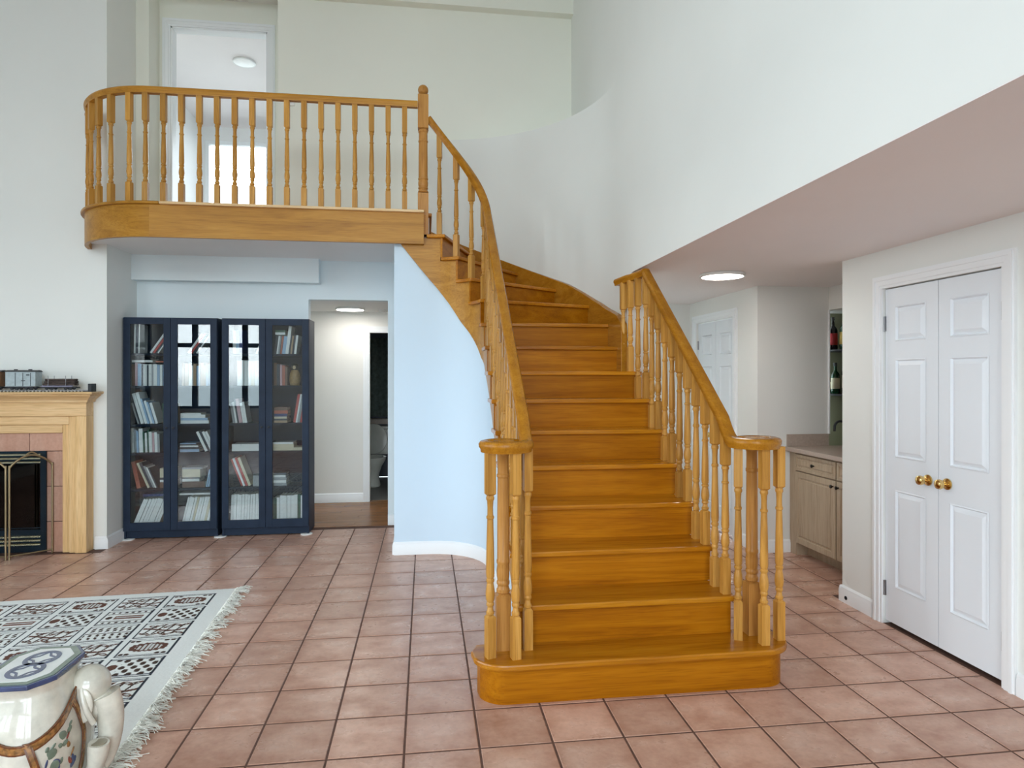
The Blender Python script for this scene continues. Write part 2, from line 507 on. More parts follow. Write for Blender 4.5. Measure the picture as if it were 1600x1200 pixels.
for i, (area, a0, a1, b0, b1, xc, yc) in enumerate(tiles):
    if i < 300 and area > 0:
        if abs(a1 - a0 - 2 * half) < 1e-6 and abs(b1 - b0 - 2 * half) < 1e-6:
            o = obj('tile', shared, TILE, floor, loc=(xc, yc, random.uniform(-0.0006, 0.0)))
        else:
            o = obj('tile', tile_poly(a0 - xc, a1 - xc, b0 - yc, b1 - yc), TILE, floor, loc=(xc, yc, 0))
    else:
        p = tile_poly(a0, a1, b0, b1); rest.add(p.v, p.f)
rt = obj('tile_field', rest, TILE, floor)
rt['kind'] = 'stuff'

# hall behind the opening: oak strip floor
struct('floor_hall', MB().box(-3.2, 1.3, 6.60, 8.02, -0.12, -0.006), HALLWOOD, 'brown oak strip floor of the hall behind the bookcases', 'floor')
hall = bpy.data.objects['floor_hall']
yy = 6.605; k = 0
while yy < 7.87:
    y1 = yy + 0.083
    for (xa, xb) in ((-2.2 + 0.3 * (k % 3), -0.92 + 0.21 * (k % 4)), (-0.918 + 0.21 * (k % 4), 0.9)):
        obj('plank', MB().box(xa, xb, yy, min(y1 - 0.0015, 7.875), -0.006, 0.0), HALLWOOD, hall)
    yy = y1; k += 1

# outer shell
w = wall_grid('y', WIN_Y - 0.15, 0.15, LEFT_X, 2.9, 0, CEIL_Z, BACK_WINDOWS)
struct('wall_window', w, WALL, 'white wall with tall windows behind the viewer', 'wall')
w = wall_grid('x', LEFT_X - 0.15, 0.15, WIN_Y, 6.15, 0, CEIL_Z, LEFT_WINDOWS)
struct('wall_left', w, WALL, 'white wall with tall windows left of the fireplace', 'wall')
struct('ceiling', MB().box(LEFT_X - 0.15, 1.62, WIN_Y - 0.15, 6.7, CEIL_Z, CEIL_Z + 0.12), CEIL_W, 'high white ceiling of the living room', 'ceiling')
wn = 0
WFRAME = plain('backlit_dark_window_frame', (0.03, 0.035, 0.03), 0.5)  # backlit darkness of the frames put into their colour
def window(axis, a0, a1, z0, z1, at, bars=True):
    global wn
    wn += 1
    e = bpy.data.objects.new('window_%d' % wn, None); COL.objects.link(e)
    e['kind'] = 'structure'
    def bx(p0, p1, q0, q1, t0, t1):
        m = MB()
        if axis == 'y': m.box(p0, p1, at + t0, at + t1, q0, q1)
        else: m.box(at + t0, at + t1, p0, p1, q0, q1)
        return m
    w = 0.055
    WF = WFRAME if bars else TRIM
    for (p0, p1, q0, q1) in ((a0, a0 + w, z0, z1), (a1 - w, a1, z0, z1), (a0 + w, a1 - w, z0, z0 + w), (a0 + w, a1 - w, z1 - w, z1)):
        obj('window_frame', bx(p0, p1, q0, q1, 0.03, 0.12), WF, e)
    if not bars:
        obj('pane', bx(a0 + w, a1 - w, z0 + w, z1 - w, 0.07, 0.076), GLASS, e)
        return
    mid = (a0 + a1) / 2; tr = z0 + (z1 - z0) * 0.69
    obj('mullion', bx(mid - 0.06, mid + 0.06, z0 + w, z1 - w, 0.04, 0.11), WFRAME, e)
    obj('transom_bar', bx(a0 + w, a1 - w, tr - 0.05, tr + 0.05, 0.045, 0.105), WFRAME, e)
    for (p0, p1) in ((a0 + w, mid - 0.06), (mid + 0.06, a1 - w)):
        for (q0, q1) in ((z0 + w, tr - 0.05), (tr + 0.05, z1 - w)):
            obj('pane', bx(p0, p1, q0, q1, 0.07, 0.076), GLASS, e)
for (a, b, z0, z1) in BACK_WINDOWS: window('y', a, b, z0, z1, WIN_Y - 0.15)
for (a, b, z0, z1) in LEFT_WINDOWS: window('x', a, b, z0, z1, LEFT_X - 0.15)

# fireplace wall (left), full height, with its return beside the bookcases
struct('wall_fireplace', MB().prism([(LEFT_X, 6.03), (-2.735, 6.03), (-2.735, 6.74), (-2.86, 6.74), (-2.86, 6.15), (LEFT_X, 6.15)], 0, CEIL_Z), WALL,
       'pale wall behind the fireplace rising past the balcony', 'wall')
# wall behind the bookcases with the hall opening
struct('wall_bookcase', wall_grid('y', 6.62, 0.12, -2.735, -0.20, 0, 2.64, [(-1.147, -0.375, 0, 2.252)]), WALL_BLUE, 'pale wall behind the bookcases with an opening to the hall', 'wall')
bh = struct('trim_1', MB().box(-2.735, -1.03, 6.50, 6.62, 2.40, 2.636), WALL_BLUE, 'boxed white bulkhead above the bookcases', 'bulkhead')

# hall walls, ceiling, bathroom beyond
struct('wall_hall', wall_grid('y', 7.88, 0.1, -3.2, 1.3, 0, SOF + 0.02, [(-0.659, 0.05, 0, 2.01)]), WALL_CREAM, 'cream back wall of the hall behind the opening', 'wall')
struct('wall_hall_left', MB().box(-3.3, -3.2, 6.74, 7.98, 0, SOF), WALL_CREAM, 'cream end wall of the hall', 'wall')
struct('wall_hall_right', MB().box(1.3, 1.4, 6.60, 9.9, 0, SOF), WALL_CREAM, 'cream right end wall of the hall', 'wall')
struct('ceiling_hall', MB().box(-3.3, 1.4, 6.74, 7.98, SOF, SOF + 0.1), CEIL_W, 'low white hall ceiling', 'ceiling')
struct('wall_bathroom', MB().box(-1.7, -1.6, 7.98, 9.9, 0, SOF).box(-1.6, 1.3, 9.8, 9.9, 0, SOF).box(-1.6, 1.3, 7.98, 9.8, SOF, SOF + 0.1), TANK_BLUE, 'dark walls of the bathroom beyond the hall', 'wall')
struct('floor_bathroom', MB().box(-1.6, 1.3, 7.98, 9.8, -0.1, -0.005), plain('bath_floor', (0.16, 0.15, 0.14), 0.4), 'grey bathroom floor', 'floor')

# balcony slab and underside
ARC_C = (-2.15, 6.17); ARC_R = 0.75
def balc_arc(r, n=14):
    """curved end of the balcony, from the straight front round to the fireplace wall"""
    a_end = math.asin(min(1, (ARC_C[1] - 6.03) / r))
    return [(ARC_C[0] - r * math.cos(a), ARC_C[1] - r * math.sin(a)) for a in [math.pi / 2 + (a_end - math.pi / 2) * i / n for i in range(n + 1)]]
slab = balc_arc(ARC_R - 0.03)
poly = [(0.03, 5.55), (-0.07, 5.55), (-0.07, 5.45)] + slab + [(-2.74, 6.03), (-2.74, 6.62), (0.03, 6.62)]
struct('ceiling_balcony', MB().prism(poly, 2.636, UP_Z - 0.03), CEIL_W, 'underside of the balcony above the bookcases', 'ceiling')
struct('floor_upper', MB().prism(poly, UP_Z - 0.03, UP_Z - 0.003), OAK_FASCIA, 'upper landing floor behind the balcony railing', 'floor')
struct('floor_upper_recess', MB().box(-3.4, -0.9, 6.62, 10.6, UP_Z - 0.12, UP_Z - 0.003), plain('bedroom_carpet', (0.5, 0.46, 0.42), 0.9), 'floor of the room behind the upstairs door', 'floor')

# upper back wall, recess with the door, beam
struct('wall_upper_back', MB().box(-1.435, 1.60, 6.60, 6.72, UP_Z - 0.2, CEIL_Z), WALL_UP, 'upstairs back wall above the stairs', 'wall')
struct('wall_upper_recess', MB().box(-2.86, -2.62, 6.60, 6.85, UP_Z, CEIL_Z).box(-1.435, -1.36, 6.72, 6.85, UP_Z, CEIL_Z), WALL_UP, 'side walls of the upstairs door recess', 'wall')
struct('wall_upper_door', wall_grid('y', 6.85, 0.11, -3.4, -0.9, UP_Z, 5.4, [(-2.514, -1.589, UP_Z, 4.976)]), WALL_UP, 'upstairs wall around the open door', 'wall')
struct('ceiling_recess', MB().box(-2.62, -1.435, 6.60, 6.85, 5.27, 5.4), CEIL_W, 'ceiling of the upstairs door recess', 'ceiling')
struct('trim_2', MB().box(-2.735, 1.50, 6.50, 6.60, 5.20, CEIL_Z), WALL_UP, 'shallow beam along the top of the upstairs wall', 'beam')
# bedroom behind
struct('wall_bedroom', MB().box(-3.5, -3.4, 6.85, 10.6, UP_Z, 5.4), CEIL_W, 'white left wall of the room upstairs', 'wall')
BW_ADDED = (8.6, 9.8, 3.5, 4.8)  # unseen window opening, added to brighten the room upstairs
struct('wall_bedroom_right', wall_grid('x', -0.9, 0.1, 6.96, 10.6, UP_Z, 5.4, [BW_ADDED]), CEIL_W, 'white right wall of the room upstairs', 'wall')
portal((-0.78, 9.2, 4.15), (R_(90), 0, R_(90)), 1.2, 1.3)
BWIN = (-3.36, -0.94, 3.0, 5.12)
struct('wall_bedroom_far', wall_grid('y', 10.5, 0.1, -3.4, -0.9, UP_Z, 5.4, [BWIN]), CEIL_W, 'bright far wall of the room upstairs', 'wall')
window('y', *BWIN, 10.48, False)
window('x', *BW_ADDED, -0.92, False)  # extra window out of view, only there to lighten the ceiling
portal(((BWIN[0] + BWIN[1]) / 2, 10.62, (BWIN[2] + BWIN[3]) / 2), (R_(-90), 0, 0), BWIN[1] - BWIN[0], BWIN[3] - BWIN[2])
struct('ceiling_bedroom', MB().box(-3.4, -0.9, 6.85, 10.6, 5.33, 5.45), CEIL_PINK, 'ceiling of the room upstairs seen through the door', 'ceiling')

# right: tall plane above the stairs, curved stair wall, half wall ledge
LEDGE = 3.85; RW = 1.47
m = MB().box(1.50, 1.62, WIN_Y, 5.04, SOF + 0.003, CEIL_Z).box(1.50, 1.62, 5.04, 6.60, LEDGE, CEIL_Z).box(1.50, 1.62, 4.62, 5.04, 0, SOF)
struct('wall_right_upper', m, WALL, 'tall pale wall above the low ceiling right of the stairs', 'wall')
arc = [(CX + RW * math.cos(R_(a)), CY + RW * math.sin(R_(a))) for a in range(0, 91, 3)]
m = MB()
n = len(arc)
outer = [(1.62, CY), (1.62, 6.60), (CX, 6.60)]
v = [(x, y, 0) for x, y in arc] + [(x, y, LEDGE) for x, y in arc]
m.add(v, [(i + 1, i, n + i, n + i + 1) for i in range(n - 1)])
cap = arc + [(CX, 6.605), (1.55, 6.605), (1.55, CY)]
m.add([(x, y, LEDGE) for x, y in cap], [tuple(range(len(cap)))])
cw = struct('wall_stair_curved', m, WALL, 'curved wall sweeping round behind the stairs with a ledge on top', 'wall', smooth=35)
struct('ceiling_soffit', MB().box(1.5005, 4.3, WIN_Y, 6.7, SOF, SOF + 0.12), CEIL_PINK, 'low pinkish ceiling over the passage on the right', 'ceiling')

# closet wall on the right
CLO = (2.775, 3.60, 0, 2.022)
struct('wall_closet', wall_grid('x', 2.75, 0.12, WIN_Y, 3.99, 0, SOF, [CLO]), WALL, 'white wall with the double closet doors', 'wall')
struct('wall_closet_inside', MB().box(3.35, 3.45, 2.6, 3.99, 0, SOF).box(2.87, 3.35, 2.5, 2.6, 0, SOF).box(2.87, 3.45, 3.90, 3.99, 0, SOF), WALL, 'closet interior walls', 'wall')
# bar nook
struct('wall_nook', MB().box(2.78, 3.43, 5.16, 5.28, 0, SOF), WALL_CREAM, 'cream wall beside the bar cabinet', 'wall')
m = MB().box(3.43, 4.0, 5.44, 5.5, 0, SOF).box(3.8, 3.9, 3.99, 5.44, 0, SOF).box(3.43, 3.8, 3.99, 5.44, 0, 0.86).box(3.45, 3.9, 3.90, 3.99, 0, SOF)
struct('wall_bar_niche', m, paint('olive_niche_paint', (0.30, 0.30, 0.20)), 'olive recess above the bar counter', 'wall')
struct('wall_bar_header', MB().box(3.43, 3.8, 3.99, 5.44, 2.06, SOF), WALL_CREAM, 'cream wall strip above the bar niche', 'wall')
struct('wall_far_passage', MB().box(1.62, 2.78, 6.57, 6.69, 0, SOF), WALL_CREAM, 'far wall of the passage behind the stair railing', 'wall')
FDO = (5.585, 6.405, 0, 2.035)
struct('wall_passage_right', wall_grid('x', 2.78, 0.1, 5.28, 6.57, 0, SOF, [FDO]), WALL_CREAM, 'passage wall with the far closet doors', 'wall')

# wall under the stair's inner curve, then back to the bookcase wall
def inner_path(r, y_from=3.10, x_to=-0.26, step=5):
    p = [(CX + r, y_from), (CX + r, 3.6), (CX + r, 4.1), (CX + r, 4.6)]
    p += [(CX + r * math.cos(R_(a)), CY + r * math.sin(R_(a))) for a in range(0, 91, step)]
    p += [(x_to, CY + r)]
    return p
BOT = [(3.12, 0.12), (4.45, 1.19), (4.68, 1.36), (4.98, 1.532), (5.04 + .425 * R_(16), 1.64), (5.04 + .425 * R_(27), 1.74), (5.04 + .425 * R_(40), 1.848),
       (5.04 + .425 * R_(52), 1.936), (5.04 + .425 * R_(67), 2.094), (5.04 + .425 * R_(81), 2.227), (5.04 + .425 * R_(90) + 0.07, 2.39), (5.04 + .425 * R_(90) + 0.24, 2.60)]
def interp(tab, s):
    if s <= tab[0][0]: return tab[0][1]
    for (a, b), (c, d) in zip(tab, tab[1:]):
        if s <= c: return b + (d - b) * (s - a) / (c - a)
    return tab[-1][1]
def path_at(s, r):
    """inner path by its length parameter: straight to CY, then the quarter turn, then straight along -X"""
    if s <= CY: return (CX + r, s)
    a = (s - CY) / 0.425
    if a <= math.pi / 2: return (CX + r * math.cos(a), CY + r * math.sin(a))
    return (CX - (s - CY - 0.425 * math.pi / 2), CY + r)
RIN_W = 0.462
S_END = CY + 0.425 * math.pi / 2 + 0.29
ss = [3.12 + (S_END - 3.12) * i / 60 for i in range(61)]
m = MB(); v = []
for s in ss:
    x, y = path_at(s, RIN_W); v += [(x, y, 0.0), (x, y, min(interp(BOT, s) + 0.06, 2.637))]
m.add(v, [(2 * i, 2 * i + 2, 2 * i + 3, 2 * i + 1) for i in range(60)])
x, y = path_at(S_END, RIN_W)
m.add([(x, y, 0), (x, y, 2.637), (x, 6.62, 2.637), (x, 6.62, 0)], [(0, 1, 2, 3)])
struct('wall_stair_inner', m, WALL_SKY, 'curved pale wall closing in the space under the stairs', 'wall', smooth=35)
# underside of the flight (plaster), behind the stringer
m = MB(); v = []
for s in ss:
    x, y = path_at(s, 0.43); z = interp(BOT, s) + 0.02
    x2, y2 = path_at(s, RIN_W + 0.05); v += [(x, y, z), (x2, y2, z)]
m.add(v, [(2 * i, 2 * i + 1, 2 * i + 3, 2 * i + 2) for i in range(60)])
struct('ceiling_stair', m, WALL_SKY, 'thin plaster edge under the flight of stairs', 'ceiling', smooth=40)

# baseboards
BB = [(0, 0), (0.016, 0), (0.016, 0.078), (0.012, 0.086), (0.012, 0.094), (0.006, 0.104), (0, 0.108)]
def baseboard(name, path, side=1, label='white moulded baseboard'):
    m = MB().sweep([(x, y, 0) for x, y in path], [(side * a, b) for a, b in BB])
    return struct(name, m, TRIM, label, 'baseboard', smooth=30)
baseboard('baseboard_stair', [(x, y) for x, y in inner_path(RIN_W, 3.14)], -1, 'white baseboard following the curved wall under the stairs')
baseboard('baseboard_stair_end', [(-0.26, 5.50), (-0.26, 6.62)], -1, 'short white baseboard at the hall opening')
baseboard('baseboard_fireplace', [(-2.826, 6.03), (-2.735, 6.03)], 1, 'white baseboard end between fireplace and bookcase')
baseboard('baseboard_alcove', [(-2.735, 6.014), (-2.735, 6.62)], 1, 'white baseboard on the alcove side beside the bookcase')
baseboard('baseboard_opening', [(-0.375, 6.62), (-0.26, 6.62)], 1, 'white baseboard stub right of the hall opening')
baseboard('baseboard_hall', [(-3.2, 7.88), (-0.735, 7.88)], 1, 'white baseboard along the hall back wall')
baseboard('baseboard_closet', [(2.75, 3.99), (2.75, 3.685)], 1, 'white baseboard left of the closet doors')
baseboard('baseboard_closet_end', [(2.87, 3.99), (2.734, 3.99)], 1, 'white baseboard on the end of the closet wall')
baseboard('baseboard_right', [(2.75, 2.695), (2.75, -3.0)], 1, 'white baseboard right of the closet doors')
baseboard('baseboard_nook', [(2.764, 5.16), (3.17, 5.16)], 1, 'white baseboard beside the bar cabinet')
baseboard('baseboard_passage', [(2.78, 5.50), (2.78, 5.16)], 1, 'white baseboard beside the far closet doors')
baseboard('baseboard_far', [(1.62, 6.57), (2.78, 6.57)], 1, 'white baseboard at the end of the passage')

# door casings
def casing(name, axis, at, a0, a1, z0, z1, w, label, sgn=-1, sides=(1, 1)):
    """moulded casing round an opening, proud of the wall plane by stepped fillets"""
    m = MB()
    steps = [(0.0, 0.22, 0.012), (0.22, 0.62, 0.018), (0.62, 0.86, 0.024), (0.86, 1.0, 0.016)]
    for f0, f1, d in steps:
        rects = []
        if sides[0]: rects.append((a0 - w * f1, a0 - w * f0, z0, z1 + w * f1))
        if sides[1]: rects.append((a1 + w * f0, a1 + w * f1, z0, z1 + w * f1))
        rects.append((a0 - w * f0 * sides[0], a1 + w * f0 * sides[1], z1 + w * f0, z1 + w * f1))
        for (p0, p1, q0, q1) in rects:
            if axis == 'y': m.box(p0, p1, at, at + sgn * d, q0, q1)
            else: m.box(at, at + sgn * d, p0, p1, q0, q1)
    return struct(name, m, TRIM, label, 'door casing')
casing('trim_3', 'x', 2.75, CLO[0], CLO[1], 0, CLO[3], 0.075, 'white moulded casing round the near closet doors')
casing('trim_4', 'x', 2.78, FDO[0], FDO[1], 0, FDO[3], 0.075, 'white moulded casing round the far closet doors')
casing('trim_5', 'y', 7.88, -0.659, 0.05, 0, 2.01, 0.075, 'white casing round the dark bathroom doorway')
casing('trim_6', 'y', 6.85, -2.514, -1.589, UP_Z, 4.976, 0.075, 'white moulded casing round the open upstairs door')
struct('trim_7', MB().box(-2.514, -2.50, 6.85, 6.96, UP_Z, 4.976).box(-1.603, -1.589, 6.85, 6.96, UP_Z, 4.976).box(-2.514, -1.589, 6.85, 6.96, 4.962, 4.976), TRIM, 'white jamb lining of the upstairs doorway', 'door jamb')

# doors
def raised_panel(at, sgn, y0, y1, z0, z1):
    """moulded raised panel on a face X = at; sgn points to the viewer side"""
    m = MB()
    def ring(d, x): return [(at + sgn * x, y0 + d, z0 + d), (at + sgn * x, y1 - d, z0 + d), (at + sgn * x, y1 - d, z1 - d), (at + sgn * x, y0 + d, z1 - d)]
    v = ring(0, 0.001) + ring(0.006, 0.004) + ring(0.014, -0.008) + ring(0.038, 0.003)
    f = []
    for k in range(3): f += [(4 * k + i, 4 * k + (i + 1) % 4, 4 * k + 4 + (i + 1) % 4, 4 * k + 4 + i) for i in range(4)]
    f.append((12, 13, 14, 15))
    m.add(v, f)
    return m
def slab_with_holes(x0, x1, ya, yb, za, zb, holes):
    return wall_grid('x', x0, x1 - x0, ya, yb, za, zb, holes)
dn = 0
def leaf(face, y0, y1, z0, z1, panels, knob_y=None, hinge_y=None, hz=(), label='', knob_z=0.918, knob_mat=None):
    global dn
    dn += 1
    e = bpy.data.objects.new('door_%d' % dn, None); COL.objects.link(e)
    e['kind'] = 'structure'; e['label'] = label; e['category'] = 'door'
    m = slab_with_holes(face, face + 0.035, y0, y1, z0, z1, [(a, b, c, d) for a, b, c, d in panels])
    obj('leaf', m, DOORW, e)
    for (a, b, c, d) in panels: obj('panel', raised_panel(face, -1, a, b, c, d), DOORW, e)
    obj('leaf_back', MB().box(face + 0.02, face + 0.03, y0 + 0.05, y1 - 0.05, z0 + 0.1, z1 - 0.1), DOORW, e)
    if knob_y is not None:
        prof = [(0.027, 0), (0.031, 0.003), (0.030, 0.008), (0.012, 0.013), (0.010, 0.03), (0.014, 0.036), (0.024, 0.042), (0.027, 0.052), (0.024, 0.063), (0.012, 0.069), (0.001, 0.070)]
        obj('knob', MB().lathe(prof, 20, (face, knob_y, knob_z), -3), knob_mat or BRASS, e, smooth=40)
    for z in hz:
        obj('hinge', MB().box(face - 0.006, face + 0.004, hinge_y - 0.009, hinge_y + 0.009, z - 0.045, z + 0.045).lathe([(0.005, -0.045), (0.005, 0.045)], 8, (face - 0.008, hinge_y, z)), STEEL, e)
    return e
PA = [(1.700, 1.910), (1.012, 1.596), (0.236, 0.820)]
leaf(2.762, 2.779, 3.186, 0.022, 2.016, [(2.868, 3.110, a, b) for a, b in PA], 3.123, 2.785, (1.81, 0.215), 'right leaf of the white near closet door with brass knob')
leaf(2.762, 3.190, 3.596, 0.022, 2.016, [(3.276, 3.515, a, b) for a, b in PA], 3.257, 3.598, (1.81, 0.215), 'left leaf of the white near closet door with brass knob')
leaf(2.80, 5.589, 5.993, 0.022, 2.028, [(5.675, 5.91, a, b) for a, b in PA], 5.94, 5.592, (1.81, 0.215), 'right leaf of the far closet door in the passage')
leaf(2.80, 5.997, 6.401, 0.022, 2.028, [(6.08, 6.315, a, b) for a, b in PA], 6.05, 6.398, (1.81, 0.215), 'left leaf of the far closet door in the passage')
# upstairs door, swung open into the room
dn += 1
e = bpy.data.objects.new('door_%d' % dn, None); COL.objects.link(e)
e['kind'] = 'structure'; e['label'] = 'white upstairs door standing open beyond the balcony'; e['category'] = 'door'
e.location = (-1.607, 6.965, 0); e.rotation_euler = (0, 0, R_(3))
obj('leaf', MB().box(0.0, 0.036, 0.0, 0.80, UP_Z + 0.012, 4.955), DOORW, e)
obj('knob', MB().lathe([(0.026, 0), (0.012, 0.012), (0.010, 0.03), (0.022, 0.04), (0.026, 0.05), (0.02, 0.062), (0.001, 0.066)], 16, (0.0, 0.735, UP_Z + 0.92), -3), BRASS_DK, e, smooth=40)
for z in (UP_Z + 0.25, 4.72):
    obj('hinge', MB().box(-0.016, 0.0, -0.012, 0.012, z - 0.05, z + 0.05), BLACK, e)

# ------------------------------------------------------------------ the staircase
RI, RO = 0.392, 1.42                     # tread ends, inner and outer
XL, XR = CX + RI + 0.013, 1.56           # straight flight: tread ends left and right
stair = thing('staircase', 'curved amber oak staircase with turned balusters rising to the balcony', 'staircase', (1.0, 3.0, 0))
TH = 0.028
def pol(r, a): return (CX + r * math.cos(R_(a)), CY + r * math.sin(R_(a)))
NOSE = {}
for k in range(2, 11): NOSE[k] = ((XL, nosY(k)), (XR if k < 9 else CX + RO, nosY(k)))
NOSE[9] = ((XL, nosY(9)), (1.56, nosY(9)))
INA = {11: 5.0, 12: 32.5, 13: 52.0, 14: 71.0, 15: 90.0}
OUA = {11: 16.0, 12: 35.0, 13: 53.0, 14: 71.7, 15: 90.0}
for k in range(11, 16): NOSE[k] = (pol(RI, INA[k]), pol(RO, OUA[k]))

def curtail(grow):
    r = 0.157 + grow
    cl, cr, cy = (0.370, 3.052), (1.620, 3.052), 3.052
    p = []
    for i in range(13):
        a = R_(200 + 70 * i / 12); p.append((cl[0] + r * math.cos(a), cy + r * math.sin(a)))
    for i in range(13):
        a = R_(270 + 70 * i / 12); p.append((cr[0] + r * math.cos(a), cy + r * math.sin(a)))
    p = [(cl[0] - r * 0.82, cy + r * 0.6)] + [(cl[0] - r, cy + 0.02)] + p + [(cr[0] + r, cy + 0.02), (cr[0] + r * 0.82, cy + r * 0.6), (1.56, 3.17), (0.46, 3.17)]
    return p
part('tread', MB().prism(curtail(0.0), H_ST - 0.030, H_ST), OAK_X, stair, bevel=0.008)
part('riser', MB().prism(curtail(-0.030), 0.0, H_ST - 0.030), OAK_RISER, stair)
for k in range(2, 15):
    z = k * H_ST
    (a, b), (a2, b2) = NOSE[k], NOSE[k + 1]
    if k <= 8:
        yb = nosY(k + 1) + 0.04
        p = [(XL, nosY(k)), (XR, nosY(k)), (XR, yb - 0.02), (XR - 0.05, yb - 0.02), (XR - 0.05, yb), (XL + 0.05, yb), (XL + 0.05, yb - 0.02), (XL, yb - 0.02)]
    elif k == 9:
        p = [(XL, nosY(9)), (1.56, nosY(9)), (1.56, 4.615), (1.56, 4.615), (1.5, 4.615), (1.5, nosY(10)), (XL, nosY(10) + 0.035)]
        p = [(XL, nosY(9)), (1.495, nosY(9)), (1.495, nosY(10) + 0.035), (XL, nosY(10) + 0.035)]
    elif k == 10:
        arc_o = [pol(RO, a_) for a_ in range(0, int(OUA[11]) + 3, 3)]
        p = [(XL, nosY(10)), (CX + RO, nosY(10))] + arc_o + [pol(RI, INA[11] + 6), pol(RI, 0)]
    else:
        e1, e2 = INA[k], INA[k + 1] + (5 if k < 14 else 3); o1, o2 = OUA[k], OUA[k + 1] + 1.4
        p = [pol(RI, e1 + (e2 - e1) * i / 6) for i in range(7)][::-1] + [pol(RO, o1 + (o2 - o1) * i / 8) for i in range(9)]
    part('tread', MB().prism(p, z - TH, z), OAK_X if k < 13 else OAK_Y, stair, bevel=0.006)
def riser_box(a, b, z0, z1, back=0.026, th=0.018, trim_in=0.018):
    a = Vector((a[0], a[1])); b = Vector((b[0], b[1])); d = (b - a).normalized()
    nrm = Vector((-d.y, d.x))            # towards the rising side
    a2 = a + d * trim_in + nrm * back; b2 = b + nrm * back
    return MB().prism([tuple(a2), tuple(b2), tuple(b2 + nrm * th), tuple(a2 + nrm * th)], z0, z1)
for k in range(2, 16):
    a, b = NOSE[k]
    if k <= 9: b = (min(b[0] - 0.02, 1.54), b[1])
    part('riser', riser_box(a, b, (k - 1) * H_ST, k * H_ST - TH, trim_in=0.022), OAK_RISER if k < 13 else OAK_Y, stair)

# inner stringer, stepped under the treads
def s_of(k):
    if k <= 10: return nosY(k) + 0.045
    return CY + 0.425 * R_(INA[k]) + 0.048
m = MB()
for k in range(1, 15):
    s0 = 3.12 if k == 1 else s_of(k); s1 = s_of(k + 1)
    n_ = max(2, int((s1 - s0) / 0.03))
    if k == 1: continue
    v = []
    for i in range(n_ + 1):
        s = s0 + (s1 - s0) * i / n_
        zt = k * H_ST - TH; zb = max(interp(BOT, s), 0.0)
        if k == 2: zb = 0.0
        for r_ in (0.425, 0.455):
            x, y = path_at(s, r_); v += [(x, y, zb), (x, y, zt)]
    f = []
    for i in range(n_):
        a = 4 * i; b = 4 * i + 4
        f += [(a, b, b + 1, a + 1), (a + 2, a + 3, b + 3, b + 2), (a, a + 2, b + 2, b), (a + 1, b + 1, b + 3, a + 3)]
    f += [(0, 1, 3, 2), (4 * n_, 4 * n_ + 2, 4 * n_ + 3, 4 * n_ + 1)]
    m.add(v, f)
# tail of the stringer running under the balcony edge
s0 = s_of(15); v = []
for i in range(8):
    s = s0 + (S_END - 0.05 - s0) * i / 7
    for r_ in (0.425, 0.455):
        x, y = path_at(s, r_); v += [(x, y, interp(BOT, s)), (x, y, 2.70)]
f = []
for i in range(7):
    a = 4 * i; b = a + 4
    f += [(a, b, b + 1, a + 1), (a + 2, a + 3, b + 3, b + 2), (a, a + 2, b + 2, b), (a + 1, b + 1, b + 3, a + 3)]
m.add(v, f)
bm_join = m
part('stringer', m, OAK_FASCIA, stair, smooth=30)
# right stringer of the straight flight with closed panel below
m = MB()
for k in range(2, 9):
    s0 = nosY(k) + 0.0445; s1 = nosY(k + 1) + 0.0435
    m.add([(1.535, s0, 0), (1.535, s1, 0), (1.535, s1, k * H_ST - TH), (1.535, s0, k * H_ST - TH), (1.515, s0, 0), (1.515, s1, 0), (1.515, s1, k * H_ST - TH), (1.515, s0, k * H_ST - TH)],
          [(0, 1, 2, 3), (7, 6, 5, 4), (3, 2, 6, 7), (0, 3, 7, 4), (1, 5, 6, 2), (0, 4, 5, 1)])
part('stringer', m, OAK_Y, stair)
# wall-side skirt board
SK = [(4.70, 1.80), (4.715, 1.89), (4.83, 1.963)] + [(CY + 1.42 * R_(a), z) for a, z in ((4, 2.044), (16, 2.161), (30, 2.325), (47, 2.486), (59, 2.609), (73, 2.752), (90, 2.93))]
m = MB(); v = []
sk_s = [4.70, 4.704, 4.715, 4.74, 4.78, 4.83, 4.9, 4.97] + [CY + 1.42 * R_(a) for a in range(0, 91, 3)]
for s in sk_s:
    for r_ in (RO, RW - 0.002):
        if s <= CY: x, y = CX + r_, s
        else: x, y = pol(r_, math.degrees((s - CY) / 1.42))
        zt = interp(SK, s); v += [(x, y, max(zt - 0.62, 1.50)), (x, y, zt)]
f = []
for i in range(len(sk_s) - 1):
    a = 4 * i; b = a + 4
    f += [(a, b, b + 1, a + 1), (a + 2, a + 3, b + 3, b + 2), (a + 1, b + 1, b + 3, a + 3), (a, a + 2, b + 2, b)]
f += [(0, 1, 3, 2)]
m.add(v, f)
part('skirt_board', m, OAK_RAIL, stair, smooth=30, bevel=0.004)

# turned balusters and newels
TURN = [(0, .013), (.012, .018), (.030, .018), (.040, .014), (.070, .0122), (.085, .017), (.100, .017), (.110, .0145), (.130, .0185), (.17, .0205), (.22, .0185), (.27, .0142),
        (.283, .018), (.298, .018), (.308, .0142), (.322, .0178), (.338, .0178), (.348, .0188), (.60, .0165), (.80, .0135), (.81, .017), (.825, .017), (.835, .0132), (.90, .0124),
        (.955, .0142), (.968, .018), (.985, .018), (1, .0142)]
NTURN = [(0, .034), (.010, .041), (.028, .041), (.036, .036), (.055, .034), (.066, .040), (.082, .040), (.092, .035), (.12, .039), (.16, .040), (.20, .036), (.212, .0405), (.228, .0405),
         (.238, .037), (.55, .0365), (.80, .0345), (.808, .039), (.824, .039), (.832, .0345), (.95, .0345), (.962, .039), (.980, .039), (.99, .035), (1, .035)]
TURN = [(t, r * 1.06) for t, r in TURN]
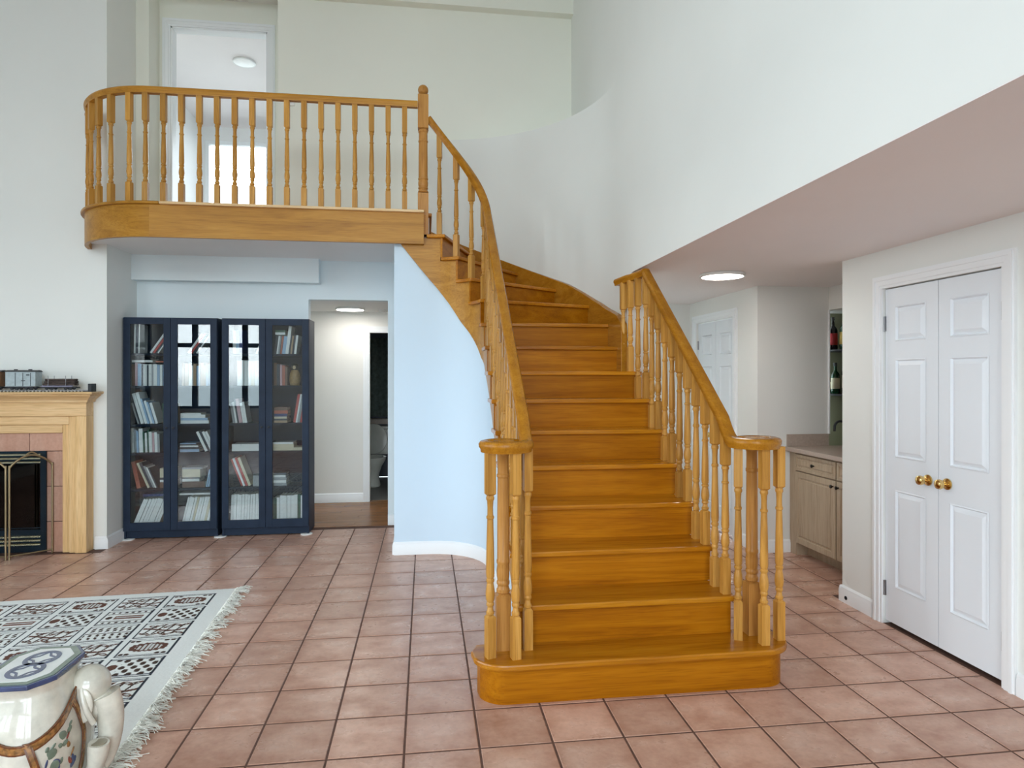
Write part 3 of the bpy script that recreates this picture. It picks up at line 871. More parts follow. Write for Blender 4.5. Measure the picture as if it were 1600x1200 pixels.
def turned(h, hb, ht, side, rk=1.0, seg=12, TURN=TURN):
    """square foot, turned shaft, square head; base at z = 0, total height h"""
    m = MB(); s = side / 2; c = s * 0.45
    def block(z0, z1, top, bot):
        lv = []
        if bot: lv += [(z0, c), (z0 + 0.012, s)]
        else: lv += [(z0, s)]
        if top: lv += [(z1 - 0.012, s), (z1, c)]
        else: lv += [(z1, s)]
        v = []
        for z, q in lv: v += [(-q, -q, z), (q, -q, z), (q, q, z), (-q, q, z)]
        f = [(3, 2, 1, 0), tuple(4 * (len(lv) - 1) + i for i in range(4))]
        for j in range(len(lv) - 1): f += [(4 * j + i, 4 * j + (i + 1) % 4, 4 * j + 4 + (i + 1) % 4, 4 * j + 4 + i) for i in range(4)]
        m.add(v, f)
    block(0, hb, True, False)
    L = h - hb - ht
    m.lathe([(r * rk, hb - 0.004 + t * (L + 0.008)) for t, r in TURN], seg)
    if ht: block(h - ht, h, False, True)
    return m
bal_cache = {}
def baluster(parent, x, y, z0, z1, rot=0.0, hb=0.19, ht=0.20, name='baluster', mat=None):
    h = round(z1 - z0, 3)
    key = (h, hb, ht)
    if key not in bal_cache:
        me = turned(h, hb, ht, 0.041).mesh('baluster')
        me.materials.append(OAK_Z)
        bm = bmesh.new(); bm.from_mesh(me); bmesh.ops.recalc_face_normals(bm, faces=bm.faces); bm.to_mesh(me); bm.free()
        me.polygons.foreach_set('use_smooth', [True] * len(me.polygons)); me.set_sharp_from_angle(angle=R_(32))
        bal_cache[key] = me
    o = obj(name, bal_cache[key], OAK_Z, parent, loc=Vector((x, y, z0)) - Vector(parent.location))
    o.rotation_euler = (0, 0, rot)
    return o

RAILP = [(-0.022, -0.054), (0.022, -0.054), (0.024, -0.040), (0.031, -0.030), (0.032, -0.016), (0.024, -0.004), (0.010, 0.0), (-0.010, 0.0), (-0.024, -0.004), (-0.032, -0.016), (-0.031, -0.030), (-0.024, -0.040)]
def z_line(y): return 0.79 * (y - Y0) + 0.868            # rail top over the straight flight
VZ = 1.192
def z_left(s):
    """top of the left rail by inner path parameter"""
    if s <= CY: base = z_line(s)
    else:
        a = math.degrees((s - CY) / 0.425); base = z_line(CY) + 0.0 + 0.0101 * a
    return base
def volute(cx, cy, sgn, z, rail_x):
    """level spiral from the rail round the newel; sgn = +1 curls to -X, -1 curls to +X"""
    p = []
    r0 = abs(rail_x - cx)
    for i in range(37):
        t = i / 36; a = -2 * math.pi * 0.93 * t
        r = r0 - (r0 - 0.068) * t ** 1.1
        p.append((cx + sgn * r * math.cos(a), cy + r * math.sin(a), z))
    return p
XB = 0.478
# left rail
s_list = [3.10 + (CY - 3.10) * i / 30 for i in range(31)] + [CY + 0.425 * R_(a) for a in range(4, 89, 4)]
pl = []
for s in s_list:
    x, y = path_at(s, XB - CX)
    z = z_left(s)
    z = max(z, VZ) if s < 3.02 else z
    pl.append((x, y, z))
# ease the foot of the rail into the level volute
ease = []
for i in range(9):
    y = 3.052 + (3.16 - 3.052) * i / 8
    z = VZ + (z_line(3.16) - VZ) * (i / 8) ** 1.6
    ease.append((XB, y, z))
vol = volute(0.368, 3.052, 1, VZ, XB)[::-1]
path = vol[:-1] + ease + [p for p in pl if p[1] > 3.165 or p[0] < XB - 0.01]
part('handrail', MB().sweep(path, RAILP), OAK_RAIL, stair, smooth=40)
part('volute_cap', MB().lathe([(0.02, VZ - 0.05), (0.056, VZ - 0.045), (0.060, VZ - 0.02), (0.05, VZ - 0.004), (0.001, VZ)], 20, (0.368, 3.052, 0)), OAK_RAIL, stair, smooth=40)
# right rail, level where it meets the low ceiling
XB2 = 1.522
pr_ = []
for i in range(9):
    y = 3.052 + (3.16 - 3.052) * i / 8
    pr_.append((XB2, y, VZ + (z_line(3.16) - VZ) * (i / 8) ** 1.6))
ytop = Y0 + (2.245 - 0.868) / 0.79
for i in range(1, 21): pr_.append((XB2, 3.16 + (ytop - 3.16) * i / 20, z_line(3.16 + (ytop - 3.16) * i / 20)))
vol2 = volute(1.632, 3.052, -1, VZ, XB2)[::-1]
part('handrail', MB().sweep(vol2[:-1] + pr_, RAILP), OAK_RAIL, stair, smooth=40)
part('handrail', MB().sweep([(XB2 - 0.004, ytop - 0.01, 2.243), (XB2 - 0.02, ytop + 0.25, 2.243), (XB2 - 0.035, 4.63, 2.243), (1.468, 4.86, 2.243)], RAILP), OAK_RAIL, stair, smooth=40)
part('volute_cap', MB().lathe([(0.02, VZ - 0.05), (0.056, VZ - 0.045), (0.060, VZ - 0.02), (0.05, VZ - 0.004), (0.001, VZ)], 20, (1.632, 3.052, 0)), OAK_RAIL, stair, smooth=40)

for (x, y, r) in ((0.297, 2.995, 20), (0.412, 2.968, 12), (0.484, 3.062, 4), (1.536, 3.040, -25), (1.632, 2.966, 0), (1.737, 3.012, 0)):
    baluster(stair, x, y, H_ST, VZ - 0.045, R_(r), 0.20, 0.21)
for (x, y) in ((0.368, 3.085), (1.640, 3.100)):
    o = obj('newel_post', turned(VZ - 0.05 - H_ST, 0.27, 0.0, 0.068, 0.78, 20, NTURN), OAK_NEWEL, stair, smooth=32, loc=Vector((x, y, H_ST)) - Vector(stair.location))
for k in range(2, 11):
    for dy in (0.05, 0.17):
        y = nosY(k) + dy
        hb = 0.19 if dy < 0.1 else 0.16
        if y < 5.10:
            baluster(stair, XB, y, k * H_ST, min(z_line(y), 9) - 0.05, 0, hb, 0.21)
        if k <= 8:
            zt = min(z_line(y), 2.243) - 0.048
            baluster(stair, XB2 - (0.0 if y < ytop else 0.14 * (y - ytop)), y, k * H_ST, zt, 0, hb, 0.21 if zt - k * H_ST > 0.6 else 0.12)
for k, a in ((11, 16), (12, 40), (13, 60), (14, 79)):
    x, y = pol(XB - CX, a)
    s = CY + 0.425 * R_(a)
    baluster(stair, x, y, k * H_ST, z_left(s) - 0.045, R_(a), 0.20, 0.22)
# upper newel on the last tread
nx, ny, nz = -0.020, 5.4985, 14 * H_ST
nw = turned(3.845 - nz, 0.36, 0.29, 0.088, 1.04, 20, NTURN)
o = obj('newel_post', nw, OAK_NEWEL, stair, smooth=32, loc=Vector((nx, ny, nz)) - Vector(stair.location))
part('newel_finial', MB().lathe([(0.02, 3.84), (0.026, 3.848), (0.016, 3.854)] + [(0.044 * math.sin(math.pi * (0.12 + 0.88 * i / 10)), 3.893 - 0.044 * math.cos(math.pi * (0.12 + 0.88 * i / 10))) for i in range(11)], 20, (nx, ny, 0)), OAK_NEWEL, stair, smooth=50)
part('landing_nosing', MB().box(0.0, 0.052, 5.50, 6.46, UP_Z - 0.028, UP_Z), OAK_Y, stair, bevel=0.006)

# ------------------------------------------------------------------ balcony edge and railing
fas = MB()
arc_o = balc_arc(ARC_R); arc_i = balc_arc(ARC_R - 0.03)
fas.box(-2.15, -0.014, 5.42, 5.45, 2.588, UP_Z - 0.022)
f_ = struct('trim_8', fas, OAK_FASCIA, 'long oak fascia board along the balcony front', 'fascia')
fas = MB(); fas.prism(arc_o + arc_i[::-1], 2.588, UP_Z - 0.022)
struct('trim_9', fas, OAK_FASCIA, 'curved oak fascia board at the left end of the balcony', 'fascia', smooth=35)
cap_o = balc_arc(ARC_R + 0.028); cap_i = balc_arc(ARC_R - 0.07)
struct('trim_10', MB().box(-2.07, -0.012, 5.392, 5.452, UP_Z - 0.022, UP_Z), OAK_PALE_X, 'straight oak nosing strip under the balcony balusters', 'nosing', bevel=0.006)
struct('trim_11', MB().prism([(-2.072, 5.392)] + cap_o + cap_i[::-1] + [(-2.072, 5.49)], UP_Z - 0.022, UP_Z), OAK_FASCIA, 'curved oak nosing strip at the left end of the balcony', 'nosing', smooth=35, bevel=0.006)

rail = thing('balcony_railing', 'amber oak balcony railing with turned balusters and a curved left end', 'railing', (-1.1, 5.44, UP_Z))
RT = 3.775
rb = ARC_R - 0.025
pth = [(nx - 0.045, 5.445, RT), (-1.0, 5.445, RT), (-2.0, 5.445, RT)] + [(x, y, RT) for x, y in balc_arc(rb, 20)]
part('handrail', MB().sweep(pth, RAILP), OAK_FASCIA, rail, smooth=40)
ex, ey = balc_arc(rb, 20)[-1]
part('wall_rosette', MB().lathe([(0.045, 0), (0.05, 0.006), (0.04, 0.014), (0.001, 0.015)], 18, (ex, 6.03, RT - 0.026), -1), OAK_NEWEL, rail, smooth=40)
for i in range(17):
    if i < 16:
        baluster(rail, -0.172 - 0.1343 * i, 5.447, UP_Z, RT - 0.045, 0, 0.165, 0.235)
for a in (13.0, 26.5, 38.5, 50, 61, 71):
    x = ARC_C[0] - rb * math.sin(R_(a)); y = ARC_C[1] - rb * math.cos(R_(a))
    baluster(rail, x, y, UP_Z, RT - 0.045, R_(-a), 0.165, 0.235)

# ------------------------------------------------------------------ bookcases
SHELF_Z = [0.098, 0.457, 0.788, 1.051, 1.403, 1.702]     # tops of the boards, bottom to top
BC_T = 2.030
def bookcase(x0, x1, label):
    yf, yb = 6.318, 6.612
    t = thing('bookcase', label, 'bookcase', ((x0 + x1) / 2, 6.45, 0.012), 'glazed bookcases')
    part('side_panel', MB().box(x0, x0 + 0.02, yf, yb, 0.012, BC_T), NAVY, t)
    part('side_panel', MB().box(x1 - 0.02, x1, yf, yb, 0.012, BC_T), NAVY, t)
    part('top_panel', MB().box(x0 + 0.02, x1 - 0.02, yf, yb, BC_T - 0.022, BC_T), NAVY, t)
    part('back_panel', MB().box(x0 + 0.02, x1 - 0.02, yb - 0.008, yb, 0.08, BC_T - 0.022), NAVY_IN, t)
    part('plinth', MB().box(x0 + 0.02, x1 - 0.02, yf + 0.012, yf + 0.03, 0.012, 0.078), NAVY, t)
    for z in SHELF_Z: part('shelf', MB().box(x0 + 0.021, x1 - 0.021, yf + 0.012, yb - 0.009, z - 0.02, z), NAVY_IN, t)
    mid = (x0 + x1) / 2
    for i, (a, b) in enumerate(((x0 + 0.003, mid - 0.002), (mid + 0.002, x1 - 0.003))):
        st = 0.058; z0, z1 = 0.083, BC_T - 0.004; yd0, yd1 = 6.297, 6.316
        fr = MB().box(a, a + st, yd0, yd1, z0, z1).box(b - st, b, yd0, yd1, z0, z1).box(a + st, b - st, yd0, yd1, z0, z0 + 0.075).box(a + st, b - st, yd0, yd1, z1 - st, z1)
        # one welded frame
        d = part('door', fr, NAVY, t, bevel=0.0015)
        pn = sub('pane', MB().box(a + st - 0.004, b - st + 0.004, 6.3055, 6.3085, z0 + 0.071, z1 - st + 0.004), GLASS_CAB, d)
        kx = b - st / 2 if i == 0 else a + st / 2
        sub('knob', MB().lathe([(0.005, 0), (0.005, 0.012), (0.010, 0.016), (0.010, 0.022), (0.006, 0.025)], 12, (kx, 6.297, 1.02), -1), BLACK, d, smooth=40)
    return t
BCX = [(-2.722, -1.908), (-1.870, -1.088)]
bookcase(*BCX[0], 'tall blue-black glazed bookcase next to the fireplace wall')
bookcase(*BCX[1], 'tall blue-black glazed bookcase next to the hall opening')
for (x, nm) in ((-2.69, 'white furniture pad under the left corner of the left bookcase'), (-1.89, 'white furniture pad between the two bookcases'), (-1.115, 'white furniture pad under the right corner of the right bookcase')):
    tag(obj('furniture_pad', MB().lathe([(0.055, 0.0), (0.055, 0.008), (0.045, 0.0115)], 18, (x, 6.335, 0)), WHITE_PLASTIC, None, smooth=40), nm, 'pad', 'furniture pads')

# ------------------------------------------------------------------ books
PAL = {'white': (0.88, 0.90, 0.90), 'cream': (0.70, 0.64, 0.48), 'red': (0.50, 0.06, 0.05), 'pale blue': (0.36, 0.52, 0.72), 'blue': (0.05, 0.16, 0.48), 'dark green': (0.02, 0.10, 0.06),
       'brown': (0.16, 0.08, 0.05), 'grey': (0.34, 0.36, 0.38), 'dark': (0.03, 0.04, 0.06), 'tan': (0.45, 0.30, 0.18), 'pink': (0.62, 0.40, 0.44), 'navy': (0.02, 0.035, 0.16), 'rust': (0.46, 0.12, 0.07)}
def cover(name, c):
    m, n, p, o = new_mat('cover_' + name.replace(' ', '_'))
    w = mapping(n, worldpos(n), (90, 3, 38))
    t = noise(n, w, 1.0, 2)
    n.links.new(ramp(n, t.outputs[0], [(0.24, tuple(x * 0.5 for x in c)), (0.32, c), (0.8, tuple(min(1, x * 1.08) for x in c))]), p.inputs['Base Color'])
    setp(p, Roughness=0.45)
    return m
COV = {k: cover(k, v) for k, v in PAL.items()}
PAGES = plain('paper_edges', (0.72, 0.68, 0.58), 0.9)
def book_mesh(w, d, h):
    """hard cover with recessed page block; spine towards -Y, standing on z = 0"""
    t = 0.0022
    m = MB()
    m.add([(0, 0, 0), (w, 0, 0), (w, d, 0), (w - t, d, 0), (w - t, t, 0), (t, t, 0), (t, d, 0), (0, d, 0)] + [(0, 0, h), (w, 0, h), (w, d, h), (w - t, d, h), (w - t, t, h), (t, t, h), (t, d, h), (0, d, h)],
          [(0, 1, 4, 5), (1, 2, 3, 4), (0, 5, 6, 7), (8, 13, 12, 9), (9, 12, 11, 10), (8, 15, 14, 13)] + [(i, (i + 1) % 8, 8 + (i + 1) % 8, 8 + i) for i in range(8)], 0)
    m.box(t, w - t, t, d - 0.004, 0.003, h - 0.003, 1)
    return m
ORD = ['first', 'second', 'third', 'fourth', 'fifth', 'sixth', 'seventh', 'eighth', 'ninth', 'tenth', 'eleventh', 'twelfth', 'thirteenth', 'fourteenth', 'fifteenth', 'sixteenth', 'seventeenth', 'eighteenth', 'nineteenth', 'twentieth',
       'twenty-first', 'twenty-second', 'twenty-third', 'twenty-fourth', 'twenty-fifth', 'twenty-sixth', 'twenty-seventh', 'twenty-eighth', 'twenty-ninth', 'thirtieth', 'thirty-first', 'thirty-second', 'thirty-third', 'thirty-fourth', 'thirty-fifth', 'thirty-sixth', 'thirty-seventh', 'thirty-eighth', 'thirty-ninth', 'fortieth']
SHN = ['bottom', 'fifth', 'fourth', 'third', 'second', 'top']
SIDE = ['left', 'right']
yfront = 6.375
pending = []
def stand(bc, sh, x, w, h, color, lean=0.0, d=0.17, y=None):
    """upright or leaning book: x is its lower left corner; lean > 0 tips the head to the right (deg)"""
    pending.append(['up', bc, sh, x, w, h, color, lean, d, y or yfront + random.uniform(0, 0.02)])
def row(bc, sh, x, specs, lean=0.0, gap=0.0024):
    for (w, h, c) in specs:
        ca = math.cos(R_(lean))
        stand(bc, sh, x, w, h, c, lean)
        x += w / ca + gap
    return x
def lie(bc, sh, x, items, base=0.0, y=None):
    """pile of lying books, spines to the front: items = (length, thickness, colour)"""
    z = base
    for (L, t, c) in items:
        pending.append(['lie', bc, sh, x, t, L, c, z, 0.16, y or yfront])
        z += t + 0.0005
    return z
def n_of(n, w, h, cols, dw=0.004, dh=0.02):
    return [(w + random.uniform(-dw, dw), h + random.uniform(-dh, dh), random.choice(cols)) for _ in range(n)]
L0, L1, L2, L3 = BCX[0][0] + 0.025, sum(BCX[0]) / 2, BCX[0][1] - 0.025, 0
# left bookcase, shelves counted from the bottom (0) to the top (5)
x = row(0, 0, L0 + 0.015, n_of(9, 0.021, 0.275, ['white'], 0.003, 0.004), 22)
x = row(0, 0, L1 + 0.06, n_of(11, 0.019, 0.272, ['white', 'white', 'white', 'cream'], 0.003, 0.004), 13)
lie(0, 0, L0 + 0.115, [(0.27, 0.022, 'navy')], 0.284)
lie(0, 0, L1 + 0.05, [(0.29, 0.016, 'white')], 0.290)
row(0, 1, L0 + 0.062, [(0.034, 0.25, 'rust')], -12)
row(0, 1, L0 + 0.150, [(0.018, 0.25, 'cream'), (0.022, 0.25, 'dark'), (0.016, 0.22, 'grey'), (0.012, 0.21, 'white'), (0.012, 0.20, 'dark')], -23)
lie(0, 1, L0 + 0.262, [(0.12, 0.055, 'brown'), (0.12, 0.02, 'white'), (0.135, 0.02, 'dark'), (0.14, 0.085, 'cream')])
lie(0, 1, L1 + 0.075, [(0.20, 0.055, 'brown'), (0.15, 0.026, 'white'), (0.16, 0.012, 'dark'), (0.16, 0.075, 'cream'), (0.18, 0.016, 'grey')])
row(0, 1, L2 - 0.10, [(0.013, 0.165, 'pale blue'), (0.012, 0.16, 'pale blue'), (0.012, 0.165, 'grey')], 10)
x = row(0, 2, L0 + 0.012, [(0.026, 0.225, 'white'), (0.018, 0.21, 'grey'), (0.016, 0.20, 'pale blue'), (0.034, 0.22, 'white'), (0.012, 0.19, 'dark green'), (0.018, 0.18, 'white'), (0.014, 0.21, 'dark green'), (0.026, 0.19, 'white'), (0.018, 0.18, 'pink'), (0.024, 0.185, 'white'), (0.02, 0.17, 'grey')], -2)
lie(0, 2, L1 + 0.055, [(0.17, 0.024, 'pale blue'), (0.165, 0.02, 'dark'), (0.16, 0.014, 'white'), (0.15, 0.012, 'dark'), (0.14, 0.01, 'pale blue')])
row(0, 2, L1 + 0.275, [(0.023, 0.20, 'white'), (0.018, 0.20, 'dark'), (0.023, 0.20, 'white'), (0.02, 0.20, 'white')], -24)
x = row(0, 3, L0 + 0.066, [(0.014, 0.20, 'grey'), (0.010, 0.22, 'dark'), (0.026, 0.29, 'white'), (0.026, 0.30, 'white'), (0.016, 0.24, 'pale blue'), (0.022, 0.22, 'white'), (0.016, 0.21, 'pale blue'), (0.022, 0.20, 'white')], -16)
row(0, 3, L0 + 0.29, [(0.02, 0.19, 'dark green'), (0.02, 0.18, 'dark green'), (0.024, 0.20, 'grey'), (0.02, 0.18, 'tan')], -3)
lie(0, 3, L1 + 0.06, [(0.25, 0.03, 'white'), (0.24, 0.022, 'pale blue'), (0.22, 0.03, 'white'), (0.18, 0.014, 'white')])
x = row(0, 4, L0 + 0.012, [(0.026, 0.20, 'brown'), (0.02, 0.215, 'pink'), (0.030, 0.205, 'pale blue'), (0.012, 0.20, 'dark'), (0.034, 0.20, 'white'), (0.012, 0.19, 'dark'), (0.024, 0.20, 'white'), (0.012, 0.19, 'grey'), (0.032, 0.20, 'white'), (0.022, 0.195, 'pale blue'), (0.02, 0.195, 'white'), (0.026, 0.195, 'pale blue')])
lie(0, 4, L0 + 0.02, [(0.18, 0.02, 'white')], 0.217)
lie(0, 4, L0 + 0.225, [(0.12, 0.012, 'rust')], 0.217)
row(0, 4, L1 + 0.07, n_of(10, 0.025, 0.20, ['white', 'pale blue', 'tan', 'cream'], 0.006, 0.015))
row(0, 5, L0 + 0.03, [(0.014, 0.27, 'white'), (0.02, 0.26, 'dark'), (0.012, 0.27, 'white')], 1)
row(0, 5, L0 + 0.17, [(0.018, 0.24, 'white'), (0.018, 0.22, 'red'), (0.014, 0.20, 'dark'), (0.012, 0.19, 'white')], 34)
row(0, 5, L1 + 0.12, [(0.018, 0.22, 'white'), (0.018, 0.22, 'red'), (0.016, 0.21, 'dark'), (0.014, 0.20, 'white')], 34)
R0, R1, R2 = BCX[1][0] + 0.025, sum(BCX[1]) / 2, BCX[1][1] - 0.025
row(1, 0, R0 + 0.03, n_of(13, 0.0215, 0.282, ['white'], 0.003, 0.004), 2)
row(1, 0, R1 + 0.05, [(0.03, 0.24, 'dark green'), (0.024, 0.245, 'white'), (0.032, 0.262, 'white'), (0.03, 0.262, 'white'), (0.032, 0.262, 'white'), (0.03, 0.262, 'white'), (0.030, 0.27, 'white'), (0.022, 0.27, 'dark green'), (0.014, 0.26, 'white'), (0.012, 0.25, 'navy'), (0.034, 0.262, 'blue')])
row(1, 1, R0 + 0.125, [(0.018, 0.27, 'red'), (0.018, 0.28, 'white'), (0.02, 0.285, 'red'), (0.024, 0.285, 'cream')], -21)
lie(1, 1, R0 + 0.235, [(0.15, 0.10, 'grey')])
lie(1, 1, R1 + 0.055, [(0.12, 0.025, 'grey'), (0.115, 0.025, 'white'), (0.12, 0.028, 'grey'), (0.11, 0.02, 'white'), (0.115, 0.02, 'dark')])
lie(1, 2, R0 + 0.045, [(0.29, 0.030, 'white'), (0.28, 0.036, 'white')])
lie(1, 2, R1 + 0.05, [(0.27, 0.028, 'cream'), (0.19, 0.032, 'cream'), (0.185, 0.018, 'white')])
row(1, 3, R0 + 0.05, [(0.02, 0.19, 'grey'), (0.016, 0.20, 'white'), (0.014, 0.23, 'dark'), (0.028, 0.23, 'pink'), (0.018, 0.19, 'white'), (0.022, 0.20, 'white')], -9)
lie(1, 3, R1 + 0.06, [(0.12, 0.022, 'tan'), (0.12, 0.016, 'dark'), (0.115, 0.02, 'cream'), (0.12, 0.026, 'navy'), (0.125, 0.03, 'rust'), (0.12, 0.03, 'brown')])
row(1, 3, R2 - 0.135, [(0.022, 0.27, 'red'), (0.014, 0.27, 'white'), (0.02, 0.27, 'grey'), (0.02, 0.26, 'red')], 9)
row(1, 4, R0 + 0.09, [(0.03, 0.235, 'white'), (0.026, 0.24, 'white'), (0.03, 0.235, 'white'), (0.028, 0.23, 'white'), (0.03, 0.235, 'cream'), (0.024, 0.235, 'white'), (0.028, 0.235, 'white')])
row(1, 4, R1 + 0.055, [(0.028, 0.215, 'brown'), (0.022, 0.205, 'dark'), (0.018, 0.20, 'pink'), (0.026, 0.19, 'rust'), (0.02, 0.18, 'brown')])
row(1, 5, R0 + 0.05, [(0.026, 0.22, 'white'), (0.03, 0.225, 'pale blue'), (0.03, 0.225, 'navy')])
row(1, 5, R0 + 0.255, [(0.014, 0.22, 'white'), (0.012, 0.21, 'dark'), (0.012, 0.2, 'white')], 20)
row(1, 5, R1 + 0.055, [(0.02, 0.17, 'dark'), (0.012, 0.175, 'white'), (0.016, 0.17, 'grey'), (0.014, 0.17, 'rust'), (0.03, 0.17, 'pale blue'), (0.028, 0.265, 'white'), (0.012, 0.18, 'dark'), (0.014, 0.175, 'tan'), (0.014, 0.18, 'dark'), (0.02, 0.18, 'white')], 7)
lie(1, 5, R1 + 0.07, [(0.09, 0.022, 'white'), (0.092, 0.02, 'dark green')], 0.182)

pending.sort(key=lambda b: (b[1], b[2], b[3]))
count = {}
for kind, bc, sh, x, w, h, c, q, d, y in pending:
    i = count.get((bc, sh), 0); count[(bc, sh)] = i + 1
    z0 = SHELF_Z[sh] + 0.0008
    how = 'leaning' if kind == 'up' and abs(q) > 5 else 'upright' if kind == 'up' else 'flat-lying'
    lab = '%s %s book, %s from left on %s shelf of %s bookcase' % (how, c, ORD[i], SHN[sh], SIDE[bc])
    h = min(h, 2.0)
    if kind == 'up':
        o = obj('book', book_mesh(w, d, h), [COV[c], PAGES])
        a = R_(q)
        o.rotation_euler = (0, a, 0)
        o.location = (x, y, z0 + (w * math.sin(a) if a > 0 else 0))
    else:
        m = book_mesh(w, d, h)
        m.v = [(p[2], p[1], p[0]) for p in m.v]
        m.f = [tuple(reversed(f)) for f in m.f]
        o = obj('book', m, [COV[c], PAGES])
        o.location = (x, y, z0 + q)
        o.rotation_euler = (0, 0, R_(random.uniform(-1.5, 1.5)))
    tag(o, lab, 'book', 'books on the %s shelf of the %s bookcase' % (SHN[sh], SIDE[bc]))
# carved wooden figurine on the second shelf of the right bookcase
fx, fy, fz = R2 - 0.125, 6.42, SHELF_Z[4]
fg = thing('figurine', 'painted wooden nesting figurine standing on the second shelf of the right bookcase', 'figurine', (fx, fy, fz + 0.0008))
FIGW = plain('figurine_wood', (0.42, 0.27, 0.12), 0.35, var=0.3, scale=50)
obj('body', MB().lathe([(0.038, 0), (0.044, 0.004), (0.050, 0.04), (0.052, 0.075), (0.046, 0.115), (0.034, 0.140), (0.031, 0.148)], 22), FIGW, fg, smooth=50)
hd = obj('head', MB().lathe([(0.031, 0.146), (0.037, 0.162), (0.038, 0.178), (0.030, 0.198), (0.014, 0.208), (0.001, 0.210)], 22), plain('figurine_scarf', (0.05, 0.04, 0.035), 0.4), fg, smooth=50)
obj('face', MB().sphere((0, -0.026, 0.172), 0.019, 14, 8, (1, 0.8, 1.1)), plain('figurine_face', (0.70, 0.55, 0.36), 0.4), hd, smooth=60)

# ------------------------------------------------------------------ fireplace
fp = thing('fireplace', 'pale oak fireplace mantel with pink tiles around a dark insert', 'fireplace', (-3.64, 5.95, 0))
FL, FR = -4.44, -2.84
def leg(sg):
    def X(a): return FR - a if sg > 0 else FL + a
    for (a0, a1, y0, zt) in ((0.0, 0.089, 5.905, 1.157), (0.089, 0.144, 5.921, 1.157), (0.144, 0.204, 5.936, 1.082)):
        pass
    m = MB().box(X(0), X(0.089), 5.905, 6.028, 0, 1.157)
    part('pilaster', m, OAK_PALE_Z, fp, bevel=0.004)
    part('pilaster', MB().box(X(0.089), X(0.144), 5.921, 6.028, 0, 1.157), OAK_PALE_Z, fp, bevel=0.006)
    part('pilaster', MB().box(X(0.144), X(0.204), 5.937, 6.028, 0, 1.085), OAK_PALE_Z, fp, bevel=0.006)
leg(1); leg(-1)
part('frieze_board', MB().box(FL, FR, 5.905, 6.028, 1.157, 1.300), OAK_PALE_X, fp, bevel=0.004)
part('frieze_board', MB().box(FL + 0.144, FR - 0.144, 5.921, 6.028, 1.083, 1.157), OAK_PALE_X, fp, bevel=0.006)
part('frieze_board', MB().box(FL + 0.204, FR - 0.204, 5.937, 6.028, 1.013, 1.083), OAK_PALE_X, fp, bevel=0.006)
cr = MB()
prof = [(0.0, 1.270), (0.012, 1.272), (0.018, 1.290), (0.040, 1.312), (0.052, 1.322), (0.060, 1.330), (0.060, 1.338), (0.078, 1.342), (0.082, 1.352), (0.078, 1.362), (-0.02, 1.362)]
v = []; n = len(prof)
for d, z in prof: v += [(FL - d, 6.028, z), (FL - d, 5.905 - d, z), (FR + d, 5.905 - d, z), (FR + d, 6.028, z)]
f = []
for i in range(n - 1): f += [(4 * i + j, 4 * i + j + 1, 4 * i + 5 + j, 4 * i + 4 + j) for j in range(3)]
f.append((4 * n - 4, 4 * n - 3, 4 * n - 2, 4 * n - 1)); f.append((0, 3, 2, 1))
cr.add(v, f)
part('mantel_shelf', cr, OAK_PALE_X, fp)
# tile slips
ty0, ty1 = 5.962, 5.972
HTILE = TILE
zs = [0.0, 0.262, 0.560, 0.858]
for (xa, xb) in ((-3.178, -3.046), (-4.234, -4.102)):
    for za, zb in zip(zs, zs[1:]):
        part('tile', MB().box(xa + 0.002, xb - 0.002, ty0, ty1, za + 0.003, zb - 0.003), HTILE, fp, bevel=0.002)
xx = [-4.234, -3.905, -3.608, -3.311, -3.046]
for xa, xb in zip(xx, xx[1:]): part('tile', MB().box(xa + 0.002, xb - 0.002, ty0, ty1, 0.861, 1.011), HTILE, fp, bevel=0.002)
part('grout_bed', MB().box(-4.234, -3.046, ty1, 6.028, 0, 1.012), GROUT, fp)
# gas insert
part('insert_frame', MB().box(-4.102, -3.178, 5.952, 5.968, 0.775, 0.862).box(-4.102, -3.178, 5.952, 5.968, 0.010, 0.200).box(-4.102, -4.06, 5.952, 5.968, 0.2, 0.775).box(-3.222, -3.178, 5.952, 5.968, 0.2, 0.775), INSERT, fp)
part('insert_glass', MB().box(-4.06, -3.222, 5.956, 5.960, 0.2, 0.775), GLASS_FIRE, fp)
part('firebox', MB().box(-4.06, -3.222, 5.9615, 5.968, 0.2, 0.775), BLACK, fp)
part('glass_trim', MB().box(-4.06, -3.222, 5.950, 5.956, 0.755, 0.763).box(-4.06, -3.222, 5.950, 5.956, 0.21, 0.218), INSERT, fp)
for z in (0.833, 0.801, 0.769, 0.143, 0.110, 0.077):
    part('louver', MB().prism([(5.936, z - 0.006), (5.952, z - 0.010), (5.952, z + 0.010), (5.938, z + 0.004)], -4.06, -3.215), BRASS_PALE, fp)
    o = bpy.data.objects[[q.name for q in fp.children][-1]]
for o in fp.children:
    if o.name.startswith('louver'):
        for vert in o.data.vertices:
            a, b, c = vert.co; vert.co = (c, a, b)
        bmx = bmesh.new(); bmx.from_mesh(o.data); bmesh.ops.recalc_face_normals(bmx, faces=bmx.faces); bmx.to_mesh(o.data); bmx.free()

